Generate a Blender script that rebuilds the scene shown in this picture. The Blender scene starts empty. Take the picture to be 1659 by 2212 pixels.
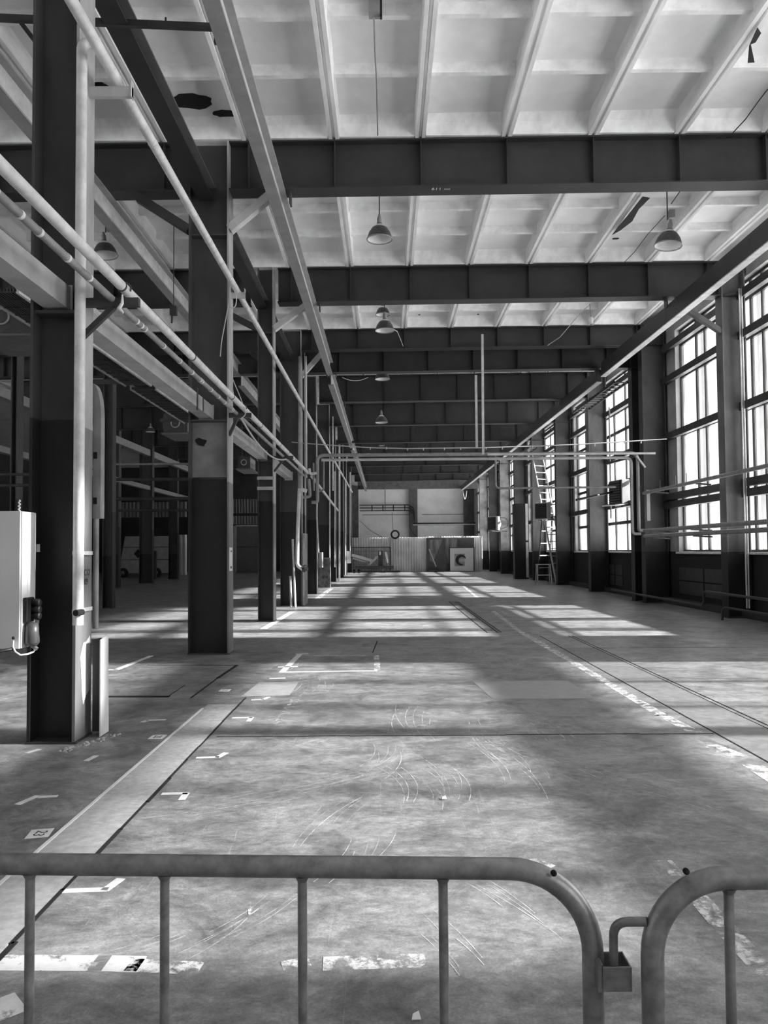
import bpy, bmesh, math, random
from mathutils import Vector, Matrix, Euler
random.seed(7)
PI = math.pi
sc = bpy.context.scene
C = sc.collection

# ------------------------------------------------------------------ camera
FPX, W, H = 1661.0, 1659.0, 2212.0
CAM = Vector((0, 0, 1.74))
PITCH, YAW, ROLL, SHIFT = 0.0366, 0.0015, 0.0075, 22.0
cam_d = bpy.data.cameras.new('camera')
cam_d.sensor_fit = 'VERTICAL'
cam_d.sensor_height = 36.0
cam_d.lens = 36.0 * FPX / H
cam_d.shift_y = SHIFT / H
cam_d.clip_end = 400
cam = bpy.data.objects.new('camera', cam_d)
C.objects.link(cam)
CR = Matrix.Rotation(YAW, 3, 'Z') @ Matrix.Rotation(PI / 2 + PITCH, 3, 'X') @ Matrix.Rotation(-ROLL, 3, 'Z')
cam.location = CAM
cam.rotation_euler = CR.to_euler()
sc.camera = cam


def ray(px, py):
    return CR @ Vector(((px - W / 2) / FPX, -(py - H / 2 - SHIFT) / FPX, -1.0))


def U(px, py, d):            # point of the picture at depth d (plane Y = d)
    r = ray(px, py)
    return CAM + r * (d / r.y)


def UX(px, py, X):           # point of the picture on plane X
    r = ray(px, py)
    return CAM + r * (X / r.x)


def UZ(px, py, Z=0.0):       # point of the picture on plane Z
    r = ray(px, py)
    return CAM + r * ((Z - CAM.z) / r.z)


# ------------------------------------------------------------------ materials
def mat(name, base, rough=0.6, metal=0.0, var=0.25, scale=3.0, bump=0.0, stretch=(1, 1, 1), spec=0.5, dark2=None, zsplit=None, lowbase=None):
    m = bpy.data.materials.new(name)
    m.use_nodes = True
    nt = m.node_tree
    b = nt.nodes['Principled BSDF']
    b.inputs['Roughness'].default_value = rough
    b.inputs['Metallic'].default_value = metal
    b.inputs['Specular IOR Level'].default_value = spec
    N, L = nt.nodes.new, nt.links.new
    tc = N('ShaderNodeNewGeometry')
    mp = N('ShaderNodeVectorMath'); mp.operation = 'MULTIPLY'
    mp.inputs[1].default_value = stretch
    L(tc.outputs['Position'], mp.inputs[0])
    nz = N('ShaderNodeTexNoise'); nz.inputs['Scale'].default_value = scale
    nz.inputs['Detail'].default_value = 7; nz.inputs['Roughness'].default_value = 0.62
    L(mp.outputs[0], nz.inputs['Vector'])
    r = N('ShaderNodeMapRange')
    r.inputs['From Min'].default_value = 0.3; r.inputs['From Max'].default_value = 0.7
    r.inputs['To Min'].default_value = 1 - var; r.inputs['To Max'].default_value = 1 + var
    L(nz.outputs['Fac'], r.inputs['Value'])
    mul = N('ShaderNodeMath'); mul.operation = 'MULTIPLY'
    L(r.outputs[0], mul.inputs[0])
    if zsplit is None:
        mul.inputs[1].default_value = base
    else:                     # two coats of paint that meet at height zsplit
        sx = N('ShaderNodeSeparateXYZ'); L(tc.outputs['Position'], sx.inputs[0])
        ad = N('ShaderNodeMath'); ad.operation = 'MULTIPLY_ADD'
        L(nz.outputs['Fac'], ad.inputs[0]); ad.inputs[1].default_value = 0.05; L(sx.outputs['Z'], ad.inputs[2])
        gt = N('ShaderNodeMath'); gt.operation = 'GREATER_THAN'; L(ad.outputs[0], gt.inputs[0]); gt.inputs[1].default_value = zsplit
        mr = N('ShaderNodeMapRange'); L(gt.outputs[0], mr.inputs['Value'])
        mr.inputs['To Min'].default_value = lowbase; mr.inputs['To Max'].default_value = base
        L(mr.outputs[0], mul.inputs[1])
    cb = N('ShaderNodeCombineColor')
    for i in range(3):
        L(mul.outputs[0], cb.inputs[i])
    L(cb.outputs[0], b.inputs['Base Color'])
    if bump:
        bp = N('ShaderNodeBump'); bp.inputs['Strength'].default_value = bump; bp.inputs['Distance'].default_value = 0.02
        L(nz.outputs['Fac'], bp.inputs['Height']); L(bp.outputs[0], b.inputs['Normal'])
    return m


def worn_paint(name, base, thr=0.5, scale=9.0, soft=0.05):
    """white paint worn through in flakes"""
    m = mat(name, base, 0.6, var=0.12, scale=14)
    nt = m.node_tree; N, L = nt.nodes.new, nt.links.new
    b = nt.nodes['Principled BSDF']; out = nt.nodes['Material Output']
    g = N('ShaderNodeNewGeometry')
    nz = N('ShaderNodeTexNoise'); nz.inputs['Scale'].default_value = scale; nz.inputs['Detail'].default_value = 9
    nz.inputs['Roughness'].default_value = 0.7
    L(g.outputs['Position'], nz.inputs['Vector'])
    mr = N('ShaderNodeMapRange'); mr.inputs['From Min'].default_value = thr - soft; mr.inputs['From Max'].default_value = thr + soft
    L(nz.outputs['Fac'], mr.inputs['Value'])
    tr = N('ShaderNodeBsdfTransparent'); mx = N('ShaderNodeMixShader')
    L(mr.outputs[0], mx.inputs[0]); L(tr.outputs[0], mx.inputs[1]); L(b.outputs[0], mx.inputs[2]); L(mx.outputs[0], out.inputs['Surface'])
    return m


M = {}
M['girder'] = mat('girder_paint', 0.034, 0.55, var=0.25, scale=2.0)
M['column'] = mat('column_paint', 0.06, 0.5, var=0.25, scale=3.0, stretch=(1, 1, .4), zsplit=3.02, lowbase=0.013)
M['column_right_lit'] = mat('column_right_lit_paint', 0.13, 0.5, var=0.3, scale=3.0, stretch=(1, 1, .4), zsplit=1.66, lowbase=0.016)  # lighter than the left row: window light put into the colour
M['column_pale_lit'] = mat('column_pale_lit_paint', 0.30, 0.6, var=0.4, scale=2.0, zsplit=1.66, lowbase=0.03)  # far narrow columns lightened, so the colour itself looks lit
M['pilaster'] = mat('pilaster_paint', 0.13, 0.7, var=0.3)
M['column_shaded'] = mat('column_shaded_paint', 0.05, 0.5, var=0.3, scale=3.0, zsplit=1.66, lowbase=0.012)  # darker copy that puts shade into wide right-row and bay columns
M['column_panel'] = mat('column_panel_paint', 0.21, 0.5, var=0.3, scale=3.0)
M['column_side_lit'] = mat('column_side_lit_paint', 0.36, 0.5, var=0.3, scale=4.0, stretch=(1, 1, .3), zsplit=2.95, lowbase=0.17)  # window light put into the colour of the right-hand flange
M['column_worn'] = mat('column_worn_paint', 0.38, 0.55, var=0.55, scale=5.0, stretch=(1, 1, .3))
M['strut'] = mat('strut_paint', 0.5, 0.5, var=0.2, scale=3.0)
M['rail'] = mat('rail_paint', 0.55, 0.45, var=0.25, scale=4.0)
M['darksteel'] = mat('dark_steel', 0.045, 0.5, var=0.3, scale=4.0)
M['black'] = mat('black_plastic', 0.012, 0.45, var=0.2)
M['pipe'] = mat('pipe_paint', 0.66, 0.42, var=0.22, scale=6.0)
M['pipe_mid'] = mat('pipe_grey_paint', 0.26, 0.42, var=0.25, scale=6.0)
M['galv'] = mat('galvanised_steel', 0.27, 0.38, metal=0.6, var=0.4, scale=22.0)
M['white'] = mat('white_paint', 0.78, 0.5, var=0.08, scale=6)
M['tape'] = mat('white_tape', 0.80, 0.6, var=0.15, scale=12)
M['ink'] = mat('black_ink', 0.02, 0.6, var=0.1)
M['cab'] = mat('cabinet_paint', 0.62, 0.4, var=0.06, scale=1.5)
M['cab_side_lit'] = mat('cabinet_side_lit_paint', 0.78, 0.4, var=0.06, scale=1.5)  # lighter than the front: light from the windows is in the colour
M['ceiling'] = mat('whitewashed_concrete', 0.86, 0.9, var=0.10, scale=0.9, bump=0.05)
M['ceiling_rib'] = mat('whitewashed_rib', 0.90, 0.9, var=0.14, scale=4, stretch=(1, .3, 1))
M['concrete'] = mat('concrete', 0.46, 0.85, var=0.2, scale=2.5, bump=0.1)
M['wallR'] = mat('wall_plaster', 0.34, 0.9, var=0.25, scale=1.5, bump=0.1, zsplit=1.66, lowbase=0.018)
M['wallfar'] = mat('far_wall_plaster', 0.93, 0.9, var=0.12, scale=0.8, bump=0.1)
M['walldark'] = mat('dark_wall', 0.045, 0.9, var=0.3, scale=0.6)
M['corr'] = mat('corrugated_zinc', 0.92, 0.4, metal=0.1, var=0.2, scale=1.2)
M['corr_dark'] = mat('corrugated_grey', 0.30, 0.5, var=0.2, scale=1.2)
M['hole'] = mat('hole_black', 0.010, 0.95, var=0.2)  # near-black for holes, cracks, seams and openings
M['torn'] = mat('torn_membrane', 0.03, 0.8, var=0.3)
M['lamp_in'] = mat('lamp_enamel', 0.85, 0.3, var=0.05)
M['lamp_out'] = mat('lamp_shade_paint', 0.07, 0.4, var=0.3, scale=9)
M['cable'] = mat('light_cable', 0.5, 0.6, var=0.1)
M['wood'] = mat('pale_wood', 0.55, 0.6, var=0.2, scale=10)
M['rubber'] = mat('rubber', 0.018, 0.7, var=0.1)
M['strip'] = mat('trench_concrete', 0.42, 0.8, var=0.22, scale=16, bump=0.15)
M['board'] = mat('dark_board', 0.09, 0.35, var=0.3, scale=1.5)
M['film'] = mat('plastic_film', 0.22, 0.25, var=0.6, scale=2.2, stretch=(3, 1, .4))
M['picture'] = mat('picture_paper', 0.66, 0.5, var=0.04)
M['mid'] = mat('mid_grey_paint', 0.30, 0.5, var=0.15)
M['crate'] = mat('peeling_paint', 0.09, 0.6, var=0.95, scale=5.0)
M['shutter'] = mat('shutter_paint', 0.16, 0.5, var=0.15)
M['worn'] = worn_paint('worn_road_paint', 0.78, 0.51, 9.0)
M['worn2'] = worn_paint('faint_road_paint', 0.75, 0.60, 12.0)
M['solidpaint'] = worn_paint('old_road_paint', 0.85, 0.40, 9.0)


def floor_material():
    m = bpy.data.materials.new('worn_floor'); m.use_nodes = True
    nt = m.node_tree; N, L = nt.nodes.new, nt.links.new
    b = nt.nodes['Principled BSDF']
    g = N('ShaderNodeNewGeometry')

    def noise(scale, detail, rough, st=(1, 1, 1), dist=0.0):
        mp = N('ShaderNodeVectorMath'); mp.operation = 'MULTIPLY'; mp.inputs[1].default_value = st
        L(g.outputs['Position'], mp.inputs[0])
        n = N('ShaderNodeTexNoise'); n.inputs['Scale'].default_value = scale; n.inputs['Detail'].default_value = detail
        n.inputs['Roughness'].default_value = rough; n.inputs['Distortion'].default_value = dist
        L(mp.outputs[0], n.inputs['Vector']); return n.outputs['Fac']

    def rng(sock, a, b_, c, d):
        r = N('ShaderNodeMapRange'); r.inputs['From Min'].default_value = a; r.inputs['From Max'].default_value = b_
        r.inputs['To Min'].default_value = c; r.inputs['To Max'].default_value = d
        L(sock, r.inputs['Value']); return r.outputs[0]

    def mth(op, a, b_):
        n = N('ShaderNodeMath'); n.operation = op
        for i, v in enumerate((a, b_)):
            if isinstance(v, (int, float)): n.inputs[i].default_value = v
            else: L(v, n.inputs[i])
        return n.outputs[0]
    big = rng(noise(0.35, 5, 0.6), 0.3, 0.7, 0.72, 1.22)
    mid = rng(noise(1.9, 10, 0.74, (1, 1, 1), 0.9), 0.34, 0.66, 0.55, 1.45)
    fine = rng(noise(22, 6, 0.7, (0.8, 1.1, 1)), 0.3, 0.7, 0.72, 1.28)
    grit = rng(noise(90, 3, 0.6), 0.3, 0.7, 0.8, 1.2)
    v = mth('MULTIPLY', mth('MULTIPLY', big, mid), mth('MULTIPLY', fine, grit))
    streak = rng(noise(6, 9, .75, (.75, 1.1, 1), .5), .34, .66, .70, 1.30)
    v = mth('MULTIPLY', v, mth('MULTIPLY', streak, 0.265))
    # pale scuffs and drag scratches
    for st, thr, amp, sc_ in (((9, .35, 1), .70, .14, 1.6), ((.5, 10, 1), .72, .10, 1.4), ((5, 3.2, 1), .73, .14, 2.4)):
        s = rng(noise(sc_, 4, 0.75, st, 1.2), thr - .06, thr + .03, 0.0, amp)
        v = mth('ADD', v, s)
    # dark spots of oil
    dk = rng(noise(2.6, 6, .7, (1, 2, 1), 1.0), .68, .76, 1.0, .55)
    v = mth('MULTIPLY', v, dk)
    cb = N('ShaderNodeCombineColor')
    for i in range(3): L(v, cb.inputs[i])
    L(cb.outputs[0], b.inputs['Base Color'])
    L(rng(noise(2.2, 6, .6), .3, .7, .30, .52), b.inputs['Roughness'])
    b.inputs['Specular IOR Level'].default_value = 0.5
    bp = N('ShaderNodeBump'); bp.inputs['Strength'].default_value = 0.12; bp.inputs['Distance'].default_value = 0.01
    L(noise(5, 6, .6), bp.inputs['Height']); L(bp.outputs[0], b.inputs['Normal'])
    return m


M['floor'] = floor_material()


def glass_material(name='dusty_window_glass', lo=.02, hi=.12):
    m = bpy.data.materials.new(name); m.use_nodes = True
    nt = m.node_tree; N, L = nt.nodes.new, nt.links.new
    nt.nodes.remove(nt.nodes['Principled BSDF']); out = nt.nodes['Material Output']
    tr = N('ShaderNodeBsdfTransparent'); tr.inputs[0].default_value = (.96, .96, .96, 1)
    tl = N('ShaderNodeBsdfTranslucent'); tl.inputs[0].default_value = (.9, .9, .9, 1)
    gl = N('ShaderNodeBsdfGlossy'); gl.inputs['Roughness'].default_value = 0.05
    g = N('ShaderNodeNewGeometry')
    nz = N('ShaderNodeTexNoise'); nz.inputs['Scale'].default_value = 1.5; nz.inputs['Detail'].default_value = 6
    mp = N('ShaderNodeVectorMath'); mp.operation = 'MULTIPLY'; mp.inputs[1].default_value = (1, 3, .6)
    L(g.outputs['Position'], mp.inputs[0]); L(mp.outputs[0], nz.inputs['Vector'])
    mr = N('ShaderNodeMapRange'); mr.inputs['From Min'].default_value = .35; mr.inputs['From Max'].default_value = .7
    mr.inputs['To Min'].default_value = lo; mr.inputs['To Max'].default_value = hi
    L(nz.outputs['Fac'], mr.inputs['Value'])
    m1 = N('ShaderNodeMixShader'); m2 = N('ShaderNodeMixShader')
    L(mr.outputs[0], m1.inputs[0]); L(tr.outputs[0], m1.inputs[1]); L(tl.outputs[0], m1.inputs[2])
    m2.inputs[0].default_value = 0.04
    L(m1.outputs[0], m2.inputs[1]); L(gl.outputs[0], m2.inputs[2]); L(m2.outputs[0], out.inputs['Surface'])
    return m


M['glass'] = glass_material()
M['glass_dusty_dimming'] = glass_material('dusty_dimming_window_glass', .40, .62)  # haze raised on the unseen near panes to dim and soften the sun


# ------------------------------------------------------------------ mesh building
class MB:
    def __init__(self):
        self.v = []; self.f = []; self.s = []

    def add(self, vs, fs, smooth=False):
        o = len(self.v)
        self.v += [Vector(p) for p in vs]
        for f in fs:
            self.f.append([i + o for i in f]); self.s.append(smooth)
        return self

    def box(self, x0, x1, y0, y1, z0, z1):
        x0, x1 = min(x0, x1), max(x0, x1); y0, y1 = min(y0, y1), max(y0, y1); z0, z1 = min(z0, z1), max(z0, z1)
        vs = [(x, y, z) for z in (z0, z1) for (x, y) in ((x0, y0), (x1, y0), (x1, y1), (x0, y1))]
        return self.add(vs, [(3, 2, 1, 0), (4, 5, 6, 7), (0, 1, 5, 4), (1, 2, 6, 5), (2, 3, 7, 6), (3, 0, 4, 7)])

    def bar(self, a, b, w, h, up=(0, 0, 1)):      # rectangular bar from a to b; h along up
        a, b, up = Vector(a), Vector(b), Vector(up)
        d = (b - a).normalized()
        s = d.cross(up)
        if s.length < 1e-4: s = d.cross(Vector((1, 0, 0)))
        s.normalize(); u = s.cross(d)
        vs = [p + s * (i * w / 2) + u * (j * h / 2) for p in (a, b) for (i, j) in ((-1, -1), (1, -1), (1, 1), (-1, 1))]
        return self.add(vs, [(3, 2, 1, 0), (4, 5, 6, 7), (0, 1, 5, 4), (1, 2, 6, 5), (2, 3, 7, 6), (3, 0, 4, 7)])

    def tube(self, pts, r, n=10, closed=False, caps=True):
        pts = [Vector(p) for p in pts]
        m = len(pts); rings = []
        rr = r if isinstance(r, (list, tuple)) else [r] * m
        ref = None
        for i, p in enumerate(pts):
            if closed: t = pts[(i + 1) % m] - pts[i - 1]
            elif i == 0: t = pts[1] - p
            elif i == m - 1: t = p - pts[i - 1]
            else: t = (pts[i + 1] - p).normalized() + (p - pts[i - 1]).normalized()
            t.normalize()
            if ref is None:
                ref = Vector((0, 0, 1)) if abs(t.z) < .9 else Vector((1, 0, 0))
            s = t.cross(ref)
            if s.length < 1e-4: s = t.cross(Vector((0, 1, .1)))
            s.normalize(); u = s.cross(t).normalized(); ref = u
            rings.append([p + (s * math.cos(2 * PI * k / n) + u * math.sin(2 * PI * k / n)) * rr[i] for k in range(n)])
        vs = [v for R in rings for v in R]; fs = []
        for i in range(m if closed else m - 1):
            for k in range(n):
                a = i * n + k; b = i * n + (k + 1) % n; j = (i + 1) % m
                fs.append((a, b, j * n + (k + 1) % n, j * n + k))
        self.add(vs, fs, True)
        if caps and not closed:
            self.add(rings[0], [tuple(range(n - 1, -1, -1))]); self.add(rings[-1], [tuple(range(n))])
        return self

    def lathe(self, prof, c, n=24, axis='Z', smooth=True):
        c = Vector(c); vs = []
        for (r, h) in prof:
            for k in range(n):
                a = 2 * PI * k / n; x, y = r * math.cos(a), r * math.sin(a)
                vs.append(c + (Vector((x, y, h)) if axis == 'Z' else Vector((h, x, y)) if axis == 'X' else Vector((y, h, x))))
        fs = []
        for i in range(len(prof) - 1):
            for k in range(n):
                fs.append((i * n + k, i * n + (k + 1) % n, (i + 1) * n + (k + 1) % n, (i + 1) * n + k))
        return self.add(vs, fs, smooth)

    def prism(self, poly, off):                   # polygon of 3D points pushed along off
        p = [Vector(q) for q in poly]; o = Vector(off); n = len(p)
        fs = [tuple(range(n - 1, -1, -1)), tuple(range(n, 2 * n))] + [(i, (i + 1) % n, n + (i + 1) % n, n + i) for i in range(n)]
        return self.add(p + [q + o for q in p], fs)

    def build(self, name, m, parent=None, bevel=0.0, origin=None):
        me = bpy.data.meshes.new(name)
        vs = self.v
        if parent is not None:
            L = parent.get('_o', None)
            org = ORG[parent.name]
        else:
            if origin is None:
                lo = Vector((min(v.x for v in vs), min(v.y for v in vs), min(v.z for v in vs)))
                hi = Vector((max(v.x for v in vs), max(v.y for v in vs), max(v.z for v in vs)))
                org = Vector(((lo.x + hi.x) / 2, (lo.y + hi.y) / 2, lo.z))
            else: org = Vector(origin)
        me.from_pydata([v - org for v in vs], [], self.f)
        me.polygons.foreach_set('use_smooth', self.s)
        me.update()
        bm = bmesh.new(); bm.from_mesh(me); bmesh.ops.recalc_face_normals(bm, faces=bm.faces); bm.to_mesh(me); bm.free()
        me.materials.append(m if not isinstance(m, str) else M[m])
        o = bpy.data.objects.new(name, me); C.objects.link(o)
        if parent is not None:
            o.parent = parent; ORG[o.name] = org
        else:
            o.location = org; ORG[o.name] = org
        if bevel:
            bv = o.modifiers.new('bevel', 'BEVEL'); bv.width = bevel; bv.segments = 2; bv.limit_method = 'ANGLE'
        return o


ORG = {}


def tag(o, label, cat, group=None, kind=None):
    o['label'] = label; o['category'] = cat
    if group: o['group'] = group
    if kind: o['kind'] = kind
    return o


def thing(name, label, cat, loc, group=None):
    o = bpy.data.objects.new(name, None); C.objects.link(o)
    o.location = Vector(loc); o.empty_display_size = .2
    ORG[o.name] = Vector(loc)
    return tag(o, label, cat, group)


def struct(name, mb, m, **k):
    o = mb.build(name, m, **k); o['kind'] = 'structure'; return o


def arc(c, r, a0, a1, n, ax, ay):
    c, ax, ay = Vector(c), Vector(ax), Vector(ay)
    return [c + ax * (r * math.cos(a0 + (a1 - a0) * i / n)) + ay * (r * math.sin(a0 + (a1 - a0) * i / n)) for i in range(n + 1)]


def round_path(pts, r, n=5):
    pts = [Vector(p) for p in pts]; out = [pts[0]]
    for i in range(1, len(pts) - 1):
        a, b, c = pts[i - 1], pts[i], pts[i + 1]
        u, v = (a - b), (c - b); rr = min(r, u.length * .45, v.length * .45)
        p, q = b + u.normalized() * rr, b + v.normalized() * rr
        for k in range(n + 1):
            t = k / n; out.append(p * (1 - t) ** 2 + b * 2 * t * (1 - t) + q * t * t)
    out.append(pts[-1]); return out


def sag(a, b, drop, n=12):
    a, b = Vector(a), Vector(b)
    return [a.lerp(b, t / n) - Vector((0, 0, drop * 4 * (t / n) * (1 - t / n))) for t in range(n + 1)]


def text_obj(s, name, size, origin, right, up, m, parent=None, depth=0.002):
    cu = bpy.data.curves.new(name, 'FONT'); cu.body = s; cu.size = size; cu.align_x = 'CENTER'; cu.align_y = 'CENTER'; cu.extrude = depth
    t = bpy.data.objects.new(name, cu); C.objects.link(t)
    bpy.context.view_layer.update()
    me = bpy.data.meshes.new_from_object(t.evaluated_get(bpy.context.evaluated_depsgraph_get()))
    C.objects.unlink(t); bpy.data.objects.remove(t)
    r, u = Vector(right).normalized(), Vector(up).normalized(); nrm = r.cross(u)
    R = Matrix((r, u, nrm)).transposed()
    org = ORG[parent.name] if parent is not None else Vector(origin)
    for v in me.vertices:
        v.co = R @ v.co + Vector(origin) - org
    me.materials.append(M[m])
    o = bpy.data.objects.new(name, me); C.objects.link(o)
    if parent is not None: o.parent = parent
    else: o.location = org
    ORG[o.name] = org
    return o
SUN_E, SUN_EL, SKY_E, SKY_LOW, EXPO = 14.5, 27.0, 0.74, 5.3, 0.46
# ------------------------------------------------------------------ layout
FR = [7.25, 13.25, 19.25, 24.7, 25.75, 31.25, 37.25, 43.25, 49.25, 55.25, 61.25, 67.25, 73.25]
WIDE = {13.25, 24.7, 25.75, 37.25, 49.25, 61.25, 73.25}
SLOPE = 0.008
ZT = 8.88                     # top of the girders, bottom of the slab ribs
YB = -13.0                    # wall behind the camera
YF = 79.0                     # far end wall
XL, XR = -27.0, 9.10          # inner faces of the side walls


def zr(x): return SLOPE * x


# floor
fl = MB().box(XL - .3, 9.6, YB - .3, YF + .4, -0.3, 0.0)
struct('floor', fl, 'floor')

# ceiling: ribbed concrete slabs between the girders
ce = MB(); cr = MB()
ed = [YB] + FR + [YF]
xs0, xs1 = XL, 9.4
ce.add([(xs0, YB, ZT + .30 + zr(xs0)), (xs1, YB, ZT + .30 + zr(xs1)), (xs1, YF, ZT + .30 + zr(xs1)), (xs0, YF, ZT + .30 + zr(xs0)),
        (xs0, YB, ZT + .55 + zr(xs0)), (xs1, YB, ZT + .55 + zr(xs1)), (xs1, YF, ZT + .55 + zr(xs1)), (xs0, YF, ZT + .55 + zr(xs0))],
       [(0, 1, 2, 3), (7, 6, 5, 4), (0, 4, 5, 1), (1, 5, 6, 2), (2, 6, 7, 3), (3, 7, 4, 0)])
ribx = [-.84 + 1.5 * k for k in range(-11, 7)]
for x in ribx:
    z = ZT + zr(x)
    for (a, b) in ((x - .105, x - .012), (x + .012, x + .105)):
        # ribs taper a little towards the bottom
        cr.add([(a + .015, YB, z), (b - .015, YB, z), (b + .01, YB, z + .31), (a - .01, YB, z + .31),
                (a + .015, YF, z), (b - .015, YF, z), (b + .01, YF, z + .31), (a - .01, YF, z + .31)],
               [(3, 2, 1, 0), (4, 5, 6, 7), (0, 1, 5, 4), (1, 2, 6, 5), (2, 3, 7, 6), (3, 0, 4, 7)])
    cr.box(x - .02, x + .02, YB, YF, z + .04, z + .31)
for i in range(len(ed) - 1):
    y0, y1 = ed[i], ed[i + 1]
    if y1 - y0 < 2: continue
    cys = [(y0 + y1) / 2 + k * 1.28 for k in (-4, -3, -2, -1, 0, 1, 2, 3, 4)]
    cys = [y for y in cys if y0 + .55 < y < y1 - .55]
    for a, b in zip(ribx[:-1], ribx[1:]):
        xm0, xm1 = a + .10, b - .10
        z = ZT + zr((a + b) / 2) + .30
        for y in cys:
            cr.add([(xm0, y - .045, z - .165), (xm1, y - .045, z - .165), (xm1, y + .045, z - .165), (xm0, y + .045, z - .165),
                    (xm0, y - .058, z + .01), (xm1, y - .058, z + .01), (xm1, y + .058, z + .01), (xm0, y + .058, z + .01)],
                   [(3, 2, 1, 0), (4, 5, 6, 7), (0, 1, 5, 4), (1, 2, 6, 5), (2, 3, 7, 6), (3, 0, 4, 7)])
        for ya, yb, yc in ((y1 - .42, y1 - .26, y1 + .0), (y0 + .42, y0 + .26, y0 - .0)):
            cr.prism([(xm0, ya, z + .01), (xm0, yb, z - .09), (xm0, yb + (yc - yb) * .25, z - .28), (xm0, yc, z - .28), (xm0, yc, z + .01)], (xm1 - xm0, 0, 0))
ceil_o = struct('ceiling', ce, 'ceiling')
crb = cr.build('slab_ribs', 'ceiling_rib', ceil_o)


def blob(c, rx, ry, nrm_z=-1, n=18, jag=.13, seed=1):
    rnd = random.Random(seed); out = []
    for k in range(n):
        a = 2 * PI * k / n; q = 1 + rnd.uniform(-jag, jag)
        out.append(Vector(c) + Vector((rx * q * math.cos(a), ry * q * math.sin(a), 0)))
    return out


for (px, py, rx, ry, s) in ((416, 217, .32, .22, 3), (217, 183, .13, .12, 5), (487, 243, .22, .10, 8), (1330, 520, .08, .04, 4), (906, 681, .03, .03, 6), (1033, 681, .03, .03, 9)):
    zc = ZT + .285
    p = UZ(px, py, zc)
    MB().prism(blob((p.x, p.y, zc + zr(p.x)), rx, ry, seed=s), (0, 0, .01)).build('hole', 'hole', ceil_o)

# dark cracks along the slab ends before the nearest girder
for (pa, pb, wd, sd) in (((925, 271), (998, 268), .05, 1), ((1312, 264), (1440, 261), .06, 2), ((1530, 259), (1640, 258), .13, 3), ((600, 283), (705, 281), .03, 4), ((740, 275), (890, 271), .04, 5), ((1130, 266), (1260, 263), .03, 6), ((970, 560), (1040, 557), .03, 7), ((1180, 553), (1270, 550), .03, 8)):
    zc = ZT + .055
    a, b = UZ(pa[0], pa[1], zc), UZ(pb[0], pb[1], zc); rnd = random.Random(sd); n = 14
    up = [a.lerp(b, i / n) + Vector((0, 0, wd * rnd.uniform(.2, 1) * (1 - (2 * i / n - 1) ** 2))) for i in range(n + 1)]
    lo = [a.lerp(b, i / n) - Vector((0, 0, wd * rnd.uniform(.1, .5) * (1 - (2 * i / n - 1) ** 2))) for i in range(n, -1, -1)]
    yy = 13.25 if pa[1] < 400 else 19.25
    MB().prism([Vector((v.x, yy - .075 + (v.z - (ZT + .02)) * -.02, v.z)) for v in up[:-1] + lo[:-1]], (0, .012, 0)).build('crack', 'hole', ceil_o)

# walls
bk = MB().box(XL, 9.4, YB - .3, YB, 0, 9.4); struct('wall_back', bk, 'concrete')
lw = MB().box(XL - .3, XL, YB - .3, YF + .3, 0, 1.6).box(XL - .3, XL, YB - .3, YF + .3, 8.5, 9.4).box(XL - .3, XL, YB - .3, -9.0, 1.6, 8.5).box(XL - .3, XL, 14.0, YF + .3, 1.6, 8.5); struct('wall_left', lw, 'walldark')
lf = MB()  # unseen window added in the left wall to brighten the roof
for k in range(17): y = -9 + 23 * k / 16; lf.box(XL - .18, XL - .1, y - .04, y + .04, 1.6, 8.5)
for z in (1.65, 3.3, 5.0, 6.7, 8.45): lf.box(XL - .18, XL - .1, -9, 14, z - .05, z + .05)
lo_ = struct('window_9', lf, 'darksteel')
MB().add([(XL - .14, -9, 1.6), (XL - .14, 14, 1.6), (XL - .14, 14, 8.5), (XL - .14, -9, 8.5)], [(0, 1, 2, 3)]).build('pane', 'glass', lo_)
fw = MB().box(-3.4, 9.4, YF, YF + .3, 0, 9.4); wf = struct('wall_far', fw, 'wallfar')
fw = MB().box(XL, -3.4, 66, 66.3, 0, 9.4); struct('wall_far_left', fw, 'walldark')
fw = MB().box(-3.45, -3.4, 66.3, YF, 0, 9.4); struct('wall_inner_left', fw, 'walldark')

# right wall with its window openings
SILL, WTOP = 1.62, 8.55
WIN = [(-10.0, -1.0), (3.0, 11.8), (15.3, 23.85), (28.0, 36.8), (40.0, 48.7), (52.0, 60.6), (61.7, 69.4), (70.8, 75.2)]  # last two openings placed out of sight to light the far wall
rw = MB()
rw.box(XR, XR + .32, YB - .3, YF + .3, 0, SILL)
rw.box(XR, XR + .32, YB - .3, YF + .3, WTOP, 9.6)
ee = [YB - .3] + [v for w in WIN for v in w] + [YF + .3]
for i in range(0, len(ee), 2):
    rw.box(XR, XR + .32, ee[i], ee[i + 1], SILL, WTOP)
wr = struct('wall_right', rw, 'wallR')

# panels and pilasters of the far wall
U1 = lambda x, y: U(x, y, 78.9)
pl = MB()
for (a, b) in ((757, 774), (885, 901), (1003, 1030)):
    p, q = U1(a, 1250), U1(b, 1050)
    pl.box(p.x, q.x, 78.5, 79.0, 0, q.z)
pl.build('pilaster', 'pilaster', wf)
p, q = U(735, 1057, 73), U(1012, 1037, 73)
MB().box(-2.6, 9.0, 73.0, 73.4, p.z, q.z + .1).build('ring_beam', 'pilaster', wf)
p = U1(832, 1100); MB().box(p.x - .03, p.x + .03, 78.97, 79, U1(832, 1104).z, U1(832, 1057).z).build('panel_joint', 'darksteel', wf)
z = U1(950, 1111).z; MB().box(U1(901, 0).x, U1(1003, 0).x, 78.97, 79, z - .025, z + .025).build('panel_joint', 'darksteel', wf)
z = U1(820, 1112).z; MB().box(U1(775, 0).x, U1(885, 0).x, 78.97, 79, z - .025, z + .025).build('panel_joint', 'darksteel', wf)

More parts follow.
